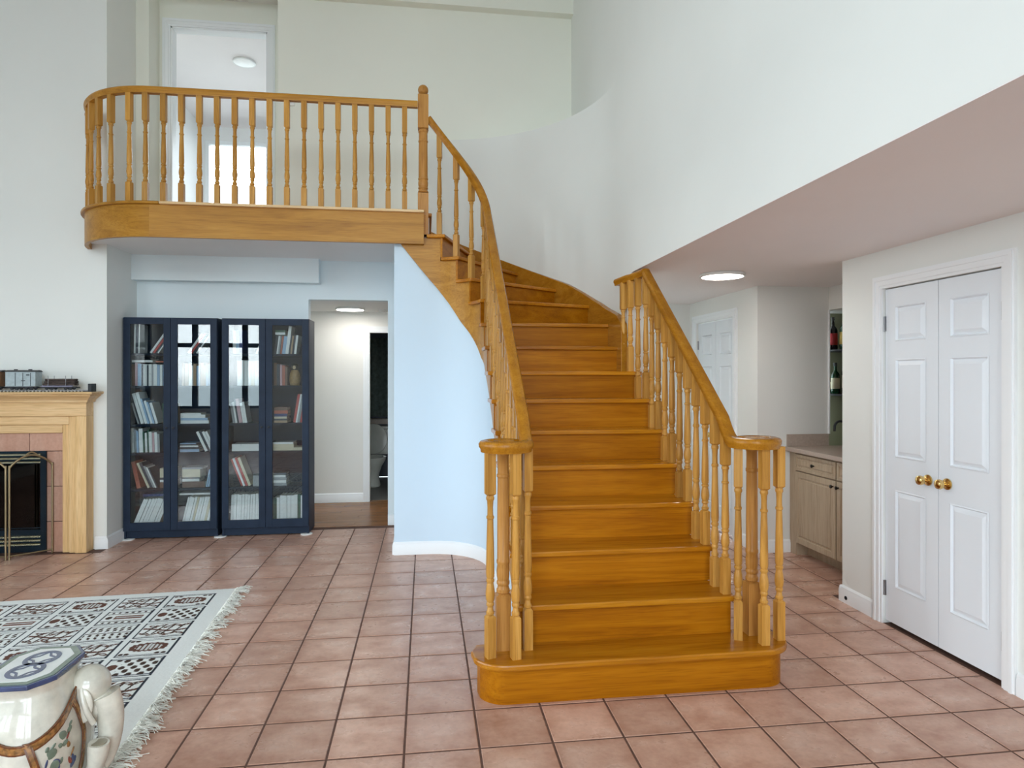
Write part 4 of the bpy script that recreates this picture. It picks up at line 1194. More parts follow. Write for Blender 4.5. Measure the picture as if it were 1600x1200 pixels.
# folding brass spark screen
scn = thing('fire_screen', 'folding brass fire screen with arched top standing before the fireplace', 'fire screen', (-3.64, 5.75, 0))
def screen_panel(a, b, arch, handle=True, z=0.765):
    a = Vector((a[0], a[1], 0)); b = Vector((b[0], b[1], 0)); d = b - a
    def P(t, zz): q = a + d * t; return (q.x, q.y, zz)
    for t in (0.0, 1.0): part('post', MB().tube([P(t, 0.0), P(t, 0.3), P(t, z)], 0.0078, 10), BRASS_DK, scn, smooth=50)
    part('bottom_bar', MB().tube([P(0, 0.03), P(0.5, 0.03), P(1, 0.03)], 0.006, 8), BRASS_DK, scn, smooth=50)
    top = [P(t, z - 0.02 + arch * math.sin(math.pi * min(1, max(0, t))) ** 0.8) for t in [i / 16 for i in range(17)]]
    part('arched_rail', MB().tube(top, 0.0078, 10), BRASS_DK, scn, smooth=50)
    if handle:
        hh = [P(0.36 + 0.28 * i / 8, z - 0.022 + arch + 0.026 * math.sin(math.pi * i / 8)) for i in range(9)]
        part('handle', MB().tube(hh, 0.006, 8), BRASS_DK, scn, smooth=50)
    m = MB(); v = [P(0, 0.03)] + [P(1, 0.03)] + [(p[0], p[1], p[2]) for p in top[::-1]]
    m.add(v, [tuple(range(len(v)))])
    part('mesh_panel', m, MESH_BRASS, scn)
screen_panel((-3.348, 5.757), (-3.125, 5.945), 0.095)
screen_panel((-3.372, 5.752), (-3.908, 5.752), 0.125)
screen_panel((-3.932, 5.757), (-4.155, 5.945), 0.095)

# ------------------------------------------------------------------ model train on the mantel
MZ = 1.3625
tr = thing('train_track', 'black model train track lying along the mantel shelf', 'train track', (-3.6, 5.89, MZ))
part('track_base', MB().box(-4.40, -2.80, 5.855, 5.925, MZ, MZ + 0.006), BLACK, tr)
for y in (5.868, 5.912): part('rail', MB().box(-4.40, -2.81, y - 0.0025, y + 0.0025, MZ + 0.006, MZ + 0.016), STEEL, tr)
SILV = plain('silver_sleeper', (0.42, 0.40, 0.34), 0.5)
xq = -4.39; 
while xq < -2.84:
    part('sleeper', MB().box(xq, xq + 0.011, 5.842, 5.938, MZ + 0.0005, MZ + 0.009), SILV, tr); xq += 0.027
RZ = MZ + 0.0165
def car(label, x0, x1, build):
    t = thing('train_car', label, 'model train', ((x0 + x1) / 2, 5.89, RZ), 'model train cars')
    part('chassis', MB().box(x0 + 0.004, x1 - 0.004, 5.858, 5.922, RZ + 0.014, RZ + 0.024).box(x0 + 0.03, x1 - 0.03, 5.848, 5.932, RZ + 0.018, RZ + 0.028), BLACK, t)
    for wx in (x0 + 0.045, x0 + 0.085, x1 - 0.085, x1 - 0.045):
        part('axle', MB().lathe([(0.012, -0.034), (0.013, -0.030), (0.013, -0.024), (0.003, -0.023), (0.003, 0.023), (0.013, 0.024), (0.013, 0.030), (0.012, 0.034)], 14, (wx, 5.89, RZ + 0.013), 1), BLACK, t, smooth=30)
    for xx_ in (x0 - 0.012, x1 - 0.004): part('coupler', MB().box(xx_, xx_ + 0.016, 5.882, 5.898, RZ + 0.013, RZ + 0.022), BLACK, t)
    build(t, x0, x1)
GREY_CAR = plain('weathered_grey_paint', (0.36, 0.43, 0.45), 0.5, var=0.12, scale=40)
BROWN_CAR = plain('brown_car_paint', (0.22, 0.11, 0.05), 0.5, var=0.2, scale=40)
LOGW = plain('dark_log', (0.05, 0.032, 0.026), 0.7, var=0.4, scale=40)
def boxcar(col):
    def b(t, x0, x1):
        y0, y1 = 5.842, 5.938; z0, z1 = RZ + 0.029, RZ + 0.150
        bd = part('car_body', MB().box(x0 + 0.006, x1 - 0.006, y0, y1, z0, z1), col, t, bevel=0.002)
        part('roof', MB().prism([(y0 - 0.004, z1), (y1 + 0.004, z1), (5.92, z1 + 0.012), (5.89, z1 + 0.015), (5.86, z1 + 0.012)], x0, x1), BLACK, t)
        rf = list(t.children)[-1]
        for vert in rf.data.vertices:
            a, b_, c = vert.co; vert.co = (c, a, b_)
        bmx = bmesh.new(); bmx.from_mesh(rf.data); bmesh.ops.recalc_face_normals(bmx, faces=bmx.faces); bmx.to_mesh(rf.data); bmx.free()
        mid = (x0 + x1) / 2 + 0.02
        for xx_ in (mid - 0.058, mid, mid + 0.058): sub('door_line', MB().box(xx_ - 0.0015, xx_ + 0.0015, y0 - 0.002, y0, z0 + 0.004, z1 - 0.008), BLACK, bd)
        sub('door_latch', MB().box(mid - 0.012, mid + 0.016, y0 - 0.004, y0, z0 + 0.045, z0 + 0.050), BLACK, bd)
        for xx_ in (x0 + 0.05, x1 - 0.08): sub('roof_hatch', MB().box(xx_, xx_ + 0.02, 5.88, 5.90, z1 + 0.012, z1 + 0.022), BLACK, bd)
        sub('vent', MB().box(x1 - 0.075, x1 - 0.05, y0 - 0.003, y0, z1 - 0.03, z1 - 0.022), BLACK, bd)
        sub('brake_wheel', MB().box(x0 - 0.003, x0 + 0.004, y0 + 0.02, y0 + 0.06, z0 + 0.01, z0 + 0.05), WHITE_PLASTIC, bd)
    return b
def logcar(t, x0, x1):
    for i, (y, z) in enumerate(((5.858, 0.045), (5.879, 0.045), (5.901, 0.045), (5.922, 0.045), (5.868, 0.064), (5.890, 0.064), (5.912, 0.064), (5.879, 0.083), (5.901, 0.083))):
        part('log', MB().lathe([(0.0098, x0 + 0.02 + 0.006 * (i % 3)), (0.0104, (x0 + x1) / 2), (0.0098, x1 - 0.012 - 0.005 * (i % 2))], 10, (0, y, RZ + z), 0), LOGW, t, smooth=50)
    for xx_ in (x0 + 0.065, x1 - 0.075):
        for y in (5.8445, 5.9355): part('stake', MB().tube([(xx_, y, RZ + 0.026), (xx_, y, RZ + 0.07), (xx_, y, RZ + 0.118)], 0.0025, 6), STEEL, t)
    part('side_sill', MB().box(x0 + 0.01, x1 - 0.02, 5.842, 5.848, RZ + 0.026, RZ + 0.035), plain('lavender_sill', (0.22, 0.21, 0.30), 0.5), t)
car('grey model boxcar on the mantel with black roof and latch', -3.435, -3.195, boxcar(GREY_CAR))
car('model log car on the mantel loaded with dark logs', -3.170, -2.895, logcar)
car('brown model boxcar on the mantel at the left edge', -3.700, -3.462, boxcar(BROWN_CAR))
bp = thing('track_bumper', 'black buffer stop at the right end of the mantel track', 'model train', (-2.785, 5.89, MZ))
part('buffer_block', MB().box(-2.800, -2.772, 5.845, 5.930, MZ, MZ + 0.068), BLACK, bp, bevel=0.003)
part('buffer_plate', MB().box(-2.806, -2.800, 5.86, 5.915, MZ + 0.02, MZ + 0.055), STEEL, bp)

# ------------------------------------------------------------------ rug
rug = thing('rug', 'white flat-woven rug printed with brown garden panels and fringed end', 'rug', (-1.312, 4.765, 0.0), rz=R_(3.0))
RL, RWD, STEP = 2.15, 2.44, 0.0045
nxr, nyr = int(RL / STEP) + 1, int(RWD / STEP) + 1
gx = -np.arange(nxr) * STEP; gy = -np.arange(nyr) * STEP
GX, GY = np.meshgrid(gx, gy, indexing='ij')
rng = np.random.default_rng(3)
DARK = np.array([0.028, 0.033, 0.045]); BRN = np.array([0.13, 0.062, 0.045]); BRN2 = np.array([0.07, 0.045, 0.035]); WHT = np.array([0.80, 0.82, 0.80])
colr = np.tile(WHT, (nxr, nyr, 1)) * (0.95 + 0.05 * rng.random((nxr, nyr, 1)))
fx_ = -GX - 0.112; fy_ = -GY - 0.088
PW, PH = 0.302, 0.2515
ci = np.floor(fx_ / PW).astype(int); ri = np.floor(fy_ / PH).astype(int)
p = (fx_ - ci * PW); q = (fy_ - ri * PH)
CW, CH = PW - 0.033, PH - 0.018
field = (fx_ > 0) & (fy_ > 0) & (ri < 9)
inc = field & (p < CW) & (q < CH)
p = p / CW; q = q / CH
def put(mask, c): colr[mask] = c
put(inc & ((p < 0.036) | (p > 0.964)), DARK)
put(inc & ((q < 0.028) | (q > 0.972)), DARK)
put(inc & (np.abs(q - 0.085) < 0.012), DARK * 2); put(inc & (np.abs(q - 0.915) < 0.012), DARK * 2)
typ = np.where(ci % 2 == 0, np.array([0, 1, 2])[ri % 3], np.array([2, 3, 4])[ri % 3])
wob = 0.02 * np.sin(60 * p) + 0.015 * np.sin(47 * q + 31 * p)
ins = inc & (p > 0.05) & (p < 0.95) & (q > 0.06) & (q < 0.94)
def ell(cx, cy, a, b, ang=0.0):
    ca, sa = math.cos(ang), math.sin(ang)
    dx = (p - cx) * ca + (q - cy) * sa; dy = -(p - cx) * sa + (q - cy) * ca
    return (dx / a) ** 2 + (dy / b) ** 2
# 0: serrated medallion with corner dots
m0 = ins & (typ == 0)
e0 = ell(0.5, 0.5, 0.38, 0.25) + 6 * wob
put(m0 & (e0 < 1), BRN); put(m0 & (e0 < 0.45) & (np.abs(np.sin(40 * p)) > 0.55), WHT * 0.75)
for cx in (0.12, 0.24, 0.80, 0.91):
    for cy in (0.13, 0.87): put(m0 & (ell(cx, cy, 0.05, 0.055) < 1), BRN2)
# 1: lattice of dark diamonds, side blot
m1 = ins & (typ == 1)
la = (p * 4.6 + q * 2.9) % 1.0; lb = (p * 4.6 - q * 2.9) % 1.0
put(m1 & (p < 0.72) & (q > 0.11) & (q < 0.89) & (((la - 0.5) ** 2 + (lb - 0.5) ** 2) < 0.135), BRN2)
put(m1 & (ell(0.84, 0.48, 0.10, 0.15) < 1), BRN); put(m1 & (ell(0.84, 0.85, 0.06, 0.06) < 1), BRN2); put(m1 & (ell(0.80, 0.14, 0.05, 0.05) < 1), BRN2)
# 2: branching shrub with leaves
m2 = ins & (typ == 2)
stem = 0.5 + 0.10 * np.sin(5 * p)
put(m2 & (np.abs(q - stem) < 0.045), BRN)
for (cx, cy, a, b, an) in ((0.15, 0.25, 0.11, 0.045, 0.7), (0.30, 0.22, 0.10, 0.04, -0.6), (0.45, 0.30, 0.12, 0.045, 0.9), (0.62, 0.22, 0.11, 0.04, 0.5), (0.78, 0.28, 0.10, 0.045, -0.8),
                           (0.14, 0.76, 0.10, 0.045, -0.7), (0.33, 0.80, 0.11, 0.04, 0.6), (0.50, 0.74, 0.12, 0.05, -0.9), (0.68, 0.80, 0.10, 0.04, 0.6), (0.85, 0.72, 0.09, 0.05, -0.4)):
    d = ell(cx, cy, a, b, an)
    put(m2 & (d < 1.5), BRN); put(m2 & (d < 0.35), WHT * 0.7)
for x0 in (0.22, 0.42, 0.62, 0.80): put(m2 & (np.abs(p - x0 - 0.25 * (q - 0.5)) < 0.022) & (np.abs(q - 0.5) < 0.30), BRN2)
# 3: striped bands, 4: rows of small leaves
m3 = ins & (typ == 3)
put(m3 & (np.abs(q - 0.5) < 0.11) & (p > 0.12) & (p < 0.72), BRN * 1.5); put(m3 & (np.abs(q - 0.5) < 0.03) & (p > 0.15) & (p < 0.7), WHT * 0.7)
put(m3 & ((np.abs(q - 0.25) < 0.02) | (np.abs(q - 0.75) < 0.02)), BRN2)
put(m3 & ((np.abs(q - 0.14) < 0.05) | (np.abs(q - 0.87) < 0.05)) & (np.sin(46 * p) > 0.2), BRN2)
put(m3 & (ell(0.84, 0.5, 0.07, 0.10) < 1), BRN2)
m4 = ins & (typ == 4)
put(m4 & (np.abs(q - 0.5) < 0.022), BRN2)
for cy in (0.2, 0.36, 0.64, 0.8): put(m4 & (np.abs(q - cy - 0.03 * np.sin(44 * p)) < 0.06) & (np.sin(44 * p + 6 * cy) > 0.1), BRN2)
thick = 0.007 + 0.0012 * rng.random((nxr, nyr)) + 0.0008 * np.sin(GX * 3) * np.cos(GY * 2)
edge = (GX > -0.003) | (GX < -RL + 0.006) | (GY > -0.003) | (GY < -RWD + 0.006)
thick[edge] = 0.001
me = bpy.data.meshes.new('weave')
verts = np.stack([GX, GY, thick], -1).reshape(-1, 3)
I, J = np.meshgrid(np.arange(nxr - 1), np.arange(nyr - 1), indexing='ij')
a = (I * nyr + J).ravel()
quads = np.stack([a, a + 1, a + nyr + 1, a + nyr], -1)
me.vertices.add(len(verts)); me.vertices.foreach_set('co', verts.ravel())
me.loops.add(quads.size); me.loops.foreach_set('vertex_index', quads.ravel())
me.polygons.add(len(quads)); me.polygons.foreach_set('loop_start', np.arange(len(quads)) * 4)
me.update(calc_edges=True)
att = me.color_attributes.new('print', 'FLOAT_COLOR', 'POINT')
att.data.foreach_set('color', np.concatenate([colr.reshape(-1, 3), np.ones((nxr * nyr, 1))], 1).ravel())
m_, n_, p_, o_ = new_mat('printed_cotton')
at = n_.nodes.new('ShaderNodeAttribute'); at.attribute_name = 'print'
n_.links.new(at.outputs[0], p_.inputs['Base Color']); setp(p_, Roughness=0.95, Specular_IOR_Level=0.1)
me.materials.append(m_)
wv = bpy.data.objects.new('weave', me); COL.objects.link(wv); wv.parent = rug
# knotted fringe on the near end
fr = MB()
y = -0.006
while y > -RWD + 0.01:
    # a loose tassel: a few strands that share a knot and a direction
    k_ = random.randint(5, 9); ang = random.uniform(-0.9, 0.7); L0_ = random.uniform(0.045, 0.115); lift = random.uniform(0.004, 0.022)
    fr.sphere((0.006, y, 0.009), 0.0075, 6, 4, (1.2, 1, 0.9))
    for j in range(k_):
        L = L0_ * random.uniform(0.6, 1.05); a_ = ang + random.uniform(-0.55, 0.55); cur = random.uniform(-0.022, 0.022); ph = random.uniform(0, 3)
        pts = [(-0.006, y + random.uniform(-0.005, 0.005), 0.008)]
        for t in (0.2, 0.4, 0.6, 0.8, 1.0):
            pts.append((L * t * math.cos(a_) + 0.006 * math.sin(7 * t + ph), y + L * t * math.sin(a_) + cur * math.sin(math.pi * 2 * t), 0.004 + lift * math.sin(math.pi * t) * random.uniform(0.6, 1.2)))
        fr.tube(pts, random.uniform(0.0013, 0.0024), 4)
    y -= random.uniform(0.012, 0.022)
fo = obj('fringe', fr, FRINGE, rug); fo['kind'] = 'stuff'

# ------------------------------------------------------------------ ceramic elephant stool
EZ = 0.0100
st = thing('garden_stool', 'glazed ceramic elephant stool with octagonal blue-rimmed top on the rug', 'stool', (-1.39, 2.53, EZ))
def body_r(z):
    tab = [(0.0, 0.150), (0.03, 0.160), (0.10, 0.168), (0.20, 0.170), (0.29, 0.160), (0.34, 0.146), (0.37, 0.134), (0.385, 0.128), (0.395, 0.124), (0.41, 0.126), (0.432, 0.138)]
    return interp(tab, z)
zz = [0.0, 0.015, 0.05, 0.10, 0.15, 0.20, 0.25, 0.29, 0.32, 0.34, 0.355, 0.365, 0.372, 0.382, 0.386, 0.395, 0.40, 0.41, 0.432]
def bodyp(ang, z, off=0.0):
    r = body_r(z) + off
    c, s = math.cos(ang), math.sin(ang)
    k = 1.0 / (abs(c) ** 3 + abs(s) ** 3) ** (1 / 3.0)
    return (r * 0.93 * c * k, r * 1.17 * s * k, z)
bd = MB(); seg = 40; v = []
for z in zz: v += [bodyp(2 * math.pi * i / seg, z) for i in range(seg)]
f = []
for j in range(len(zz) - 1): f += [(j * seg + i, j * seg + (i + 1) % seg, (j + 1) * seg + (i + 1) % seg, (j + 1) * seg + i) for i in range(seg)]
f += [tuple(range(seg - 1, -1, -1)), tuple((len(zz) - 1) * seg + i for i in range(seg))]
bd.add(v, f)
body = obj('body', bd, PORCELAIN_DIRTY, st, smooth=35)
def octo(hx, hy, c): return [(hx, -hy + c * 1.35), (hx, hy - c * 1.35), (hx - c, hy), (-hx + c, hy), (-hx, hy - c * 1.35), (-hx, -hy + c * 1.35), (-hx + c, -hy), (hx - c, -hy)]
tp = obj('top_plate', MB().prism(octo(0.125, 0.168, 0.055), 0.432, 0.449), GLAZE_BLUE, st, bevel=0.003)
obj('green_border', MB().prism(octo(0.113, 0.156, 0.050), 0.4485, 0.4508), GLAZE_GREEN, tp)
obj('white_field', MB().prism(octo(0.094, 0.136, 0.042), 0.4508, 0.4520), plain('white_glaze', (0.72, 0.74, 0.72), 0.15, coat=0.6), tp)
for cy_ in (-0.05, 0.05):
    ring = [(0.050 * math.cos(2 * math.pi * i / 32), cy_ + 0.056 * math.sin(2 * math.pi * i / 32), 0.4522) for i in range(32)]
    obj('coin_ring', MB().sweep(ring, [(-0.008, 0.0), (0.008, 0.0), (0.008, 0.0012), (-0.008, 0.0012)], closed=True), GLAZE_BLUE, tp)
    for (sx, sy) in ((1, 1), (1, -1), (-1, 1), (-1, -1)):
        pts = [(sx * 0.046, cy_ + sy * 0.003, 0.4520), (sx * 0.019, cy_ + sy * 0.019, 0.4520), (sx * 0.003, cy_ + sy * 0.052, 0.4520)]
        obj('coin_petal', MB().sweep(pts, [(-0.0045, 0.0), (0.0045, 0.0), (0.0045, 0.0010), (-0.0045, 0.0010)]), GLAZE_BLUE, tp)
# saddle trim: scalloped band round the shoulder and upright straps
def band(path, w, mat, name='trim_band'):
    o = obj(name, MB().sweep(path, [(-0.0035, -w), (0.0035, -w), (0.0035, w), (-0.0035, w)]), GLAZE_ORANGE if mat is None else mat, body, smooth=40)
    inner = obj('band_motif', MB().sweep([(x, y, z) for x, y, z in path], [(-0.0042, -w * 0.55), (0.0042, -w * 0.55), (0.0042, w * 0.55), (-0.0042, w * 0.55)]), GLAZE_OCHRE, body, smooth=40)
    return o
sad = [bodyp(R_(a), 0.300 + 0.055 * math.cos(R_((a - 20) * 2.0)), 0.002) for a in range(-180, 180, 6)]
o = obj('trim_band', MB().sweep(sad, [(-0.0035, -0.016), (0.0035, -0.016), (0.0035, 0.016), (-0.0035, 0.016)], closed=True), GLAZE_ORANGE, body, smooth=40)
o = obj('band_motif', MB().sweep(sad, [(-0.0043, -0.010), (0.0043, -0.010), (0.0043, 0.010), (-0.0043, 0.010)], closed=True), GLAZE_OCHRE, body, smooth=40)
def strap(a0, a1, z0, z1, bow):
    pts = []
    for i in range(15):
        t = i / 14; pts.append(Vector(bodyp(R_(a0 + (a1 - a0) * t + bow * math.sin(math.pi * t)), z0 + (z1 - z0) * t, 0.002)))
    m = MB(); v = []
    for i, pnt in enumerate(pts):
        nrm = Vector((pnt.x, pnt.y, 0)).normalized(); sd = Vector((-nrm.y, nrm.x, 0))
        for a_, b_ in ((-0.012, 0), (-0.012, 0.004), (0.012, 0.004), (0.012, 0)): v.append(pnt + sd * a_ + nrm * b_)
    ff = [(4 * i + j, 4 * i + (j + 1) % 4, 4 * i + 4 + (j + 1) % 4, 4 * i + 4 + j) for i in range(14) for j in range(4)]
    m.add(v, ff)
    obj('trim_band', m, GLAZE_ORANGE, body, smooth=40)
    m2_ = MB(); v = []
    for i, pnt in enumerate(pts):
        nrm = Vector((pnt.x, pnt.y, 0)).normalized(); sd = Vector((-nrm.y, nrm.x, 0))
        for a_, b_ in ((-0.006, 0), (-0.006, 0.0052), (0.006, 0.0052), (0.006, 0)): v.append(pnt + sd * a_ + nrm * b_)
    m2_.add(v, ff)
    obj('band_motif', m2_, GLAZE_OCHRE, body, smooth=40)
strap(-62, -50, 0.265, 0.02, 4)
strap(-10, -8, 0.335, 0.02, 12)
# painted flowers between the straps
rs = random.Random(5)
for i in range(34):
    ang = rs.uniform(-46, -16); z = rs.uniform(0.03, 0.275 if ang > -30 else 0.225)
    big = rs.random() < 0.3
    a_, b_ = (rs.uniform(0.010, 0.017), rs.uniform(0.014, 0.024)) if big else (rs.uniform(0.004, 0.009), rs.uniform(0.008, 0.018))
    mt = rs.choice([GLAZE_RED, GLAZE_RED, GLAZE_BLUE, GLAZE_GREEN, GLAZE_GREEN, GLAZE_OCHRE])
    pnt = Vector(bodyp(R_(ang), z, 0.0)); n3 = Vector((math.cos(R_(ang)), math.sin(R_(ang)), 0))
    m = MB(); m.sphere((0, 0, 0), 1, 10, 6, (0.0022, a_, b_))
    rot = Matrix.Rotation(R_(ang), 3, 'Z') @ Matrix.Rotation(rs.uniform(-0.9, 0.9), 3, 'X')
    m.v = [tuple(rot @ Vector(x_) + pnt) for x_ in m.v]
    obj('painted_petal', m, mt, body, smooth=60)
# head towards the right, ear, trunk
hx, hy = 0.172, 0.070
hd = obj('head', MB().sphere((hx - 0.02, hy, 0.338), 0.070, 22, 14, (1.0, 1.0, 1.02)).sphere((hx + 0.005, hy, 0.27), 0.052, 18, 12, (0.95, 1.0, 1.35)), PORCELAIN_DIRTY, st, smooth=60)
for sy in (-1, 1):
    loop = [(hx - 0.018 + 0.004 * t, hy + sy * (0.062 + 0.016 * math.sin(math.pi * t / 10)), 0.352 - 0.013 * t) for t in range(11)]
    obj('ear', MB().sphere((hx - 0.012, hy + sy * 0.066, 0.290), 0.055, 18, 10, (0.62, 0.20, 1.15)).tube(loop, 0.010, 8), PORCELAIN_DIRTY, hd, smooth=60)
    obj('tusk', MB().tube([(hx + 0.04, hy + sy * 0.03, 0.235), (hx + 0.058, hy + sy * 0.034, 0.222), (hx + 0.066, hy + sy * 0.036, 0.228)], [0.008, 0.006, 0.003], 8), PORCELAIN_DIRTY, hd, smooth=60)
tk = [(hx + 0.030, hy, 0.30), (hx + 0.048, hy, 0.24), (hx + 0.054, hy - 0.003, 0.18), (hx + 0.050, hy - 0.010, 0.12), (hx + 0.040, hy - 0.024, 0.075), (hx + 0.030, hy - 0.050, 0.052), (hx + 0.034, hy - 0.076, 0.072), (hx + 0.046, hy - 0.086, 0.110), (hx + 0.052, hy - 0.088, 0.165)]
def smooth_path(P_, n=5):
    P_ = [Vector(q_) for q_ in P_]; out_ = []
    for i in range(len(P_) - 1):
        p0, p1, p2, p3 = P_[max(i - 1, 0)], P_[i], P_[i + 1], P_[min(i + 2, len(P_) - 1)]
        for j in range(n):
            t = j / n
            out_.append(0.5 * ((2 * p1) + (-p0 + p2) * t + (2 * p0 - 5 * p1 + 4 * p2 - p3) * t * t + (-p0 + 3 * p1 - 3 * p2 + p3) * t ** 3))
    return out_ + [P_[-1]]
tks = smooth_path(tk)
def round_tube(P_, rad, seg=18):
    """tube with a frame carried along the path, so steep bends stay round"""
    m = MB(); v = []; n_ = len(P_)
    up = Vector((0, 1, 0))
    for i in range(n_):
        t = (P_[min(i + 1, n_ - 1)] - P_[max(i - 1, 0)]).normalized()
        s1 = up.cross(t)
        if s1.length < 1e-4: s1 = Vector((1, 0, 0))
        s1.normalize(); up = t.cross(s1).normalized()
        for k in range(seg):
            a_ = 2 * math.pi * k / seg; v.append(P_[i] + (s1 * math.cos(a_) + up * math.sin(a_)) * rad[i])
    f_ = [(i * seg + k, i * seg + (k + 1) % seg, (i + 1) * seg + (k + 1) % seg, (i + 1) * seg + k) for i in range(n_ - 1) for k in range(seg)]
    m.add(v, f_ + [tuple(range(seg))[::-1], tuple((n_ - 1) * seg + k for k in range(seg))])
    return m
rads = [interp([(0, 0.052), (0.3, 0.040), (0.6, 0.030), (0.8, 0.029), (0.95, 0.036), (1, 0.034)], i / (len(tks) - 1)) for i in range(len(tks))]
obj('trunk', round_tube(tks, rads), PORCELAIN_DIRTY, hd, smooth=60)
e_ = tks[-1]
obj('trunk_mouth', MB().lathe([(0.026, -0.002), (0.026, 0.0015), (0.001, 0.001)], 18, tuple(e_)), plain('shadowed_glaze', (0.30, 0.27, 0.2), 0.3), hd, smooth=60)

# ------------------------------------------------------------------ wet bar in the nook
def door_front(x, y0, y1, z0, z1, fr):
    m = MB(); d = 0.02
    def ring(q_, xx_): return [(x + xx_, y0 + q_, z0 + q_), (x + xx_, y1 - q_, z0 + q_), (x + xx_, y1 - q_, z1 - q_), (x + xx_, y0 + q_, z1 - q_)]
    v = ring(0, d) + ring(0, 0.003) + ring(0.003, 0) + ring(fr, 0) + ring(fr + 0.006, 0.007) + ring(fr + 0.016, 0.007) + ring(fr + 0.024, 0.002)
    f = []
    for k in range(6): f += [(4 * k + i, 4 * k + (i + 1) % 4, 4 * k + 4 + (i + 1) % 4, 4 * k + 4 + i) for i in range(4)]
    f += [(24, 25, 26, 27), (3, 2, 1, 0)]
    m.add(v, f)
    return m
def bar_unit(y0, y1, label, knob_right):
    t = thing('bar_cabinet', label, 'cabinet', (3.25, (y0 + y1) / 2, 0), 'bar cabinets')
    part('carcass', MB().box(3.071, 3.42, y0, y1, 0.105, 0.858), MAPLE, t)
    part('toe_kick', MB().box(3.17, 3.19, y0, y1, 0.0, 0.105), MAPLE, t)
    dr = part('drawer', door_front(3.05, y0 + 0.004, y1 - 0.004, 0.712, 0.848, 0.024), MAPLE, t)
    d = part('door', door_front(3.05, y0 + 0.004, y1 - 0.004, 0.112, 0.704, 0.045), MAPLE, t)
    kp = [(0.006, 0), (0.006, 0.012), (0.013, 0.016), (0.014, 0.024), (0.008, 0.028)]
    sub('knob', MB().lathe(kp, 12, (3.05, (y0 + y1) / 2, 0.780), -3), DARK_IRON, dr, smooth=40)
    ky = y0 + 0.03 if knob_right else y1 - 0.03
    sub('knob', MB().lathe(kp, 12, (3.05, ky, 0.660), -3), DARK_IRON, d, smooth=40)
bar_unit(4.505, 5.055, 'washed maple bar cabinet nearest the cream nook wall', True)
bar_unit(4.003, 4.500, 'washed maple bar cabinet half hidden behind the closet wall end', False)
tag(obj('cabinet_filler', MB().box(3.071, 3.42, 5.058, 5.157, 0.0, 0.858), MAPLE), 'narrow maple filler between bar cabinet and cream wall', 'cabinet')
ct = thing('bar_counter', 'beige laminate bar counter with low backsplash', 'counter', (3.3, 4.6, 0.86))
part('counter_top', MB().box(3.02, 3.795, 4.0, 5.157, 0.862, 0.898), COUNTER, ct, bevel=0.006)
part('backsplash', MB().box(3.04, 3.42, 5.142, 5.158, 0.898, 1.0), COUNTER, ct)
fc = thing('faucet', 'dark arched faucet on the bar counter in the niche', 'faucet', (3.50, 5.03, 0.8985))
part('spout', MB().tube([(3.50, 5.03, 0.90), (3.50, 5.03, 1.06)] + [(3.50 - 0.045 + 0.045 * math.cos(R_(a)), 5.03 + 0.02 * (1 - math.cos(R_(a))) / 2, 1.06 + 0.055 * math.sin(R_(a))) for a in range(20, 181, 20)] + [(3.41, 5.05, 1.03)], 0.010, 10), BLACK, fc, smooth=50)
part('base', MB().lathe([(0.026, 0.8985), (0.026, 0.905), (0.014, 0.915), (0.011, 0.93)], 16, (3.50, 5.03, 0)), CHROME, fc, smooth=50)
struct('trim_12', MB().box(3.424, 3.434, 5.146, 5.168, 1.0, 2.06), TRIM, 'bright white edge strip of the bar niche', 'trim')
tag(obj('niche_mirror', MB().box(3.786, 3.797, 4.0, 5.435, 1.02, 2.05), MIRROR), 'greenish mirror at the back of the bar niche', 'mirror')
for z, w_ in ((1.34, 'lower'), (1.722, 'upper')):
    tag(obj('bar_shelf', MB().box(3.47, 3.785, 4.1, 5.435, z - 0.014, z), BLACK), '%s dark shelf in the bar niche' % w_, 'shelf', 'bar niche shelves')
def bottle(x, y, z, r, h, mat, lab_mat, label, neck=0.3, cap=None):
    t = thing('bottle', label, 'bottle', (x, y, z + 0.0006), 'bottles in the bar niche')
    hn = h * (1 - neck)
    obj('glass', MB().lathe([(r * 0.9, 0), (r, 0.008), (r, hn * 0.85), (r * 0.8, hn * 0.95), (r * 0.38, hn * 1.05), (r * 0.34, h - 0.03), (r * 0.36, h - 0.028)], 18), mat, t, smooth=40)
    obj('cap', MB().lathe([(r * 0.42, h - 0.03), (r * 0.42, h)], 14), cap or BLACK, t, smooth=40)
    if lab_mat: obj('paper_label', MB().lathe([(r * 1.01, hn * 0.22), (r * 1.01, hn * 0.72)], 18), lab_mat, t, smooth=40)
bottle(3.555, 5.29, 1.722, 0.038, 0.29, BOTTLE_DARK, LABEL_RED, 'dark bottle with red label on the upper bar shelf', cap=BOTTLE_DARK)
bottle(3.622, 5.225, 1.722, 0.040, 0.31, BOTTLE_GREEN, LABEL_YEL, 'green bottle with yellow label on the upper bar shelf', cap=WHITE_PLASTIC)
bottle(3.56, 5.36, 1.34, 0.034, 0.20, BOTTLE_DARK, LABEL_CREAM, 'short dark bottle with cream label at the back of the lower bar shelf')
bottle(3.565, 5.27, 1.34, 0.036, 0.27, BOTTLE_GREEN, LABEL_CREAM, 'green bottle with cream label on the lower bar shelf')
bottle(3.65, 5.225, 1.34, 0.046, 0.32, BOTTLE_DARK, LABEL_CREAM, 'tall dark bottle with round cream label on the lower bar shelf')
bottle(3.72, 5.10, 1.34, 0.038, 0.28, BOTTLE_GREEN, LABEL_YEL, 'green bottle deep in the bar niche on the lower shelf')

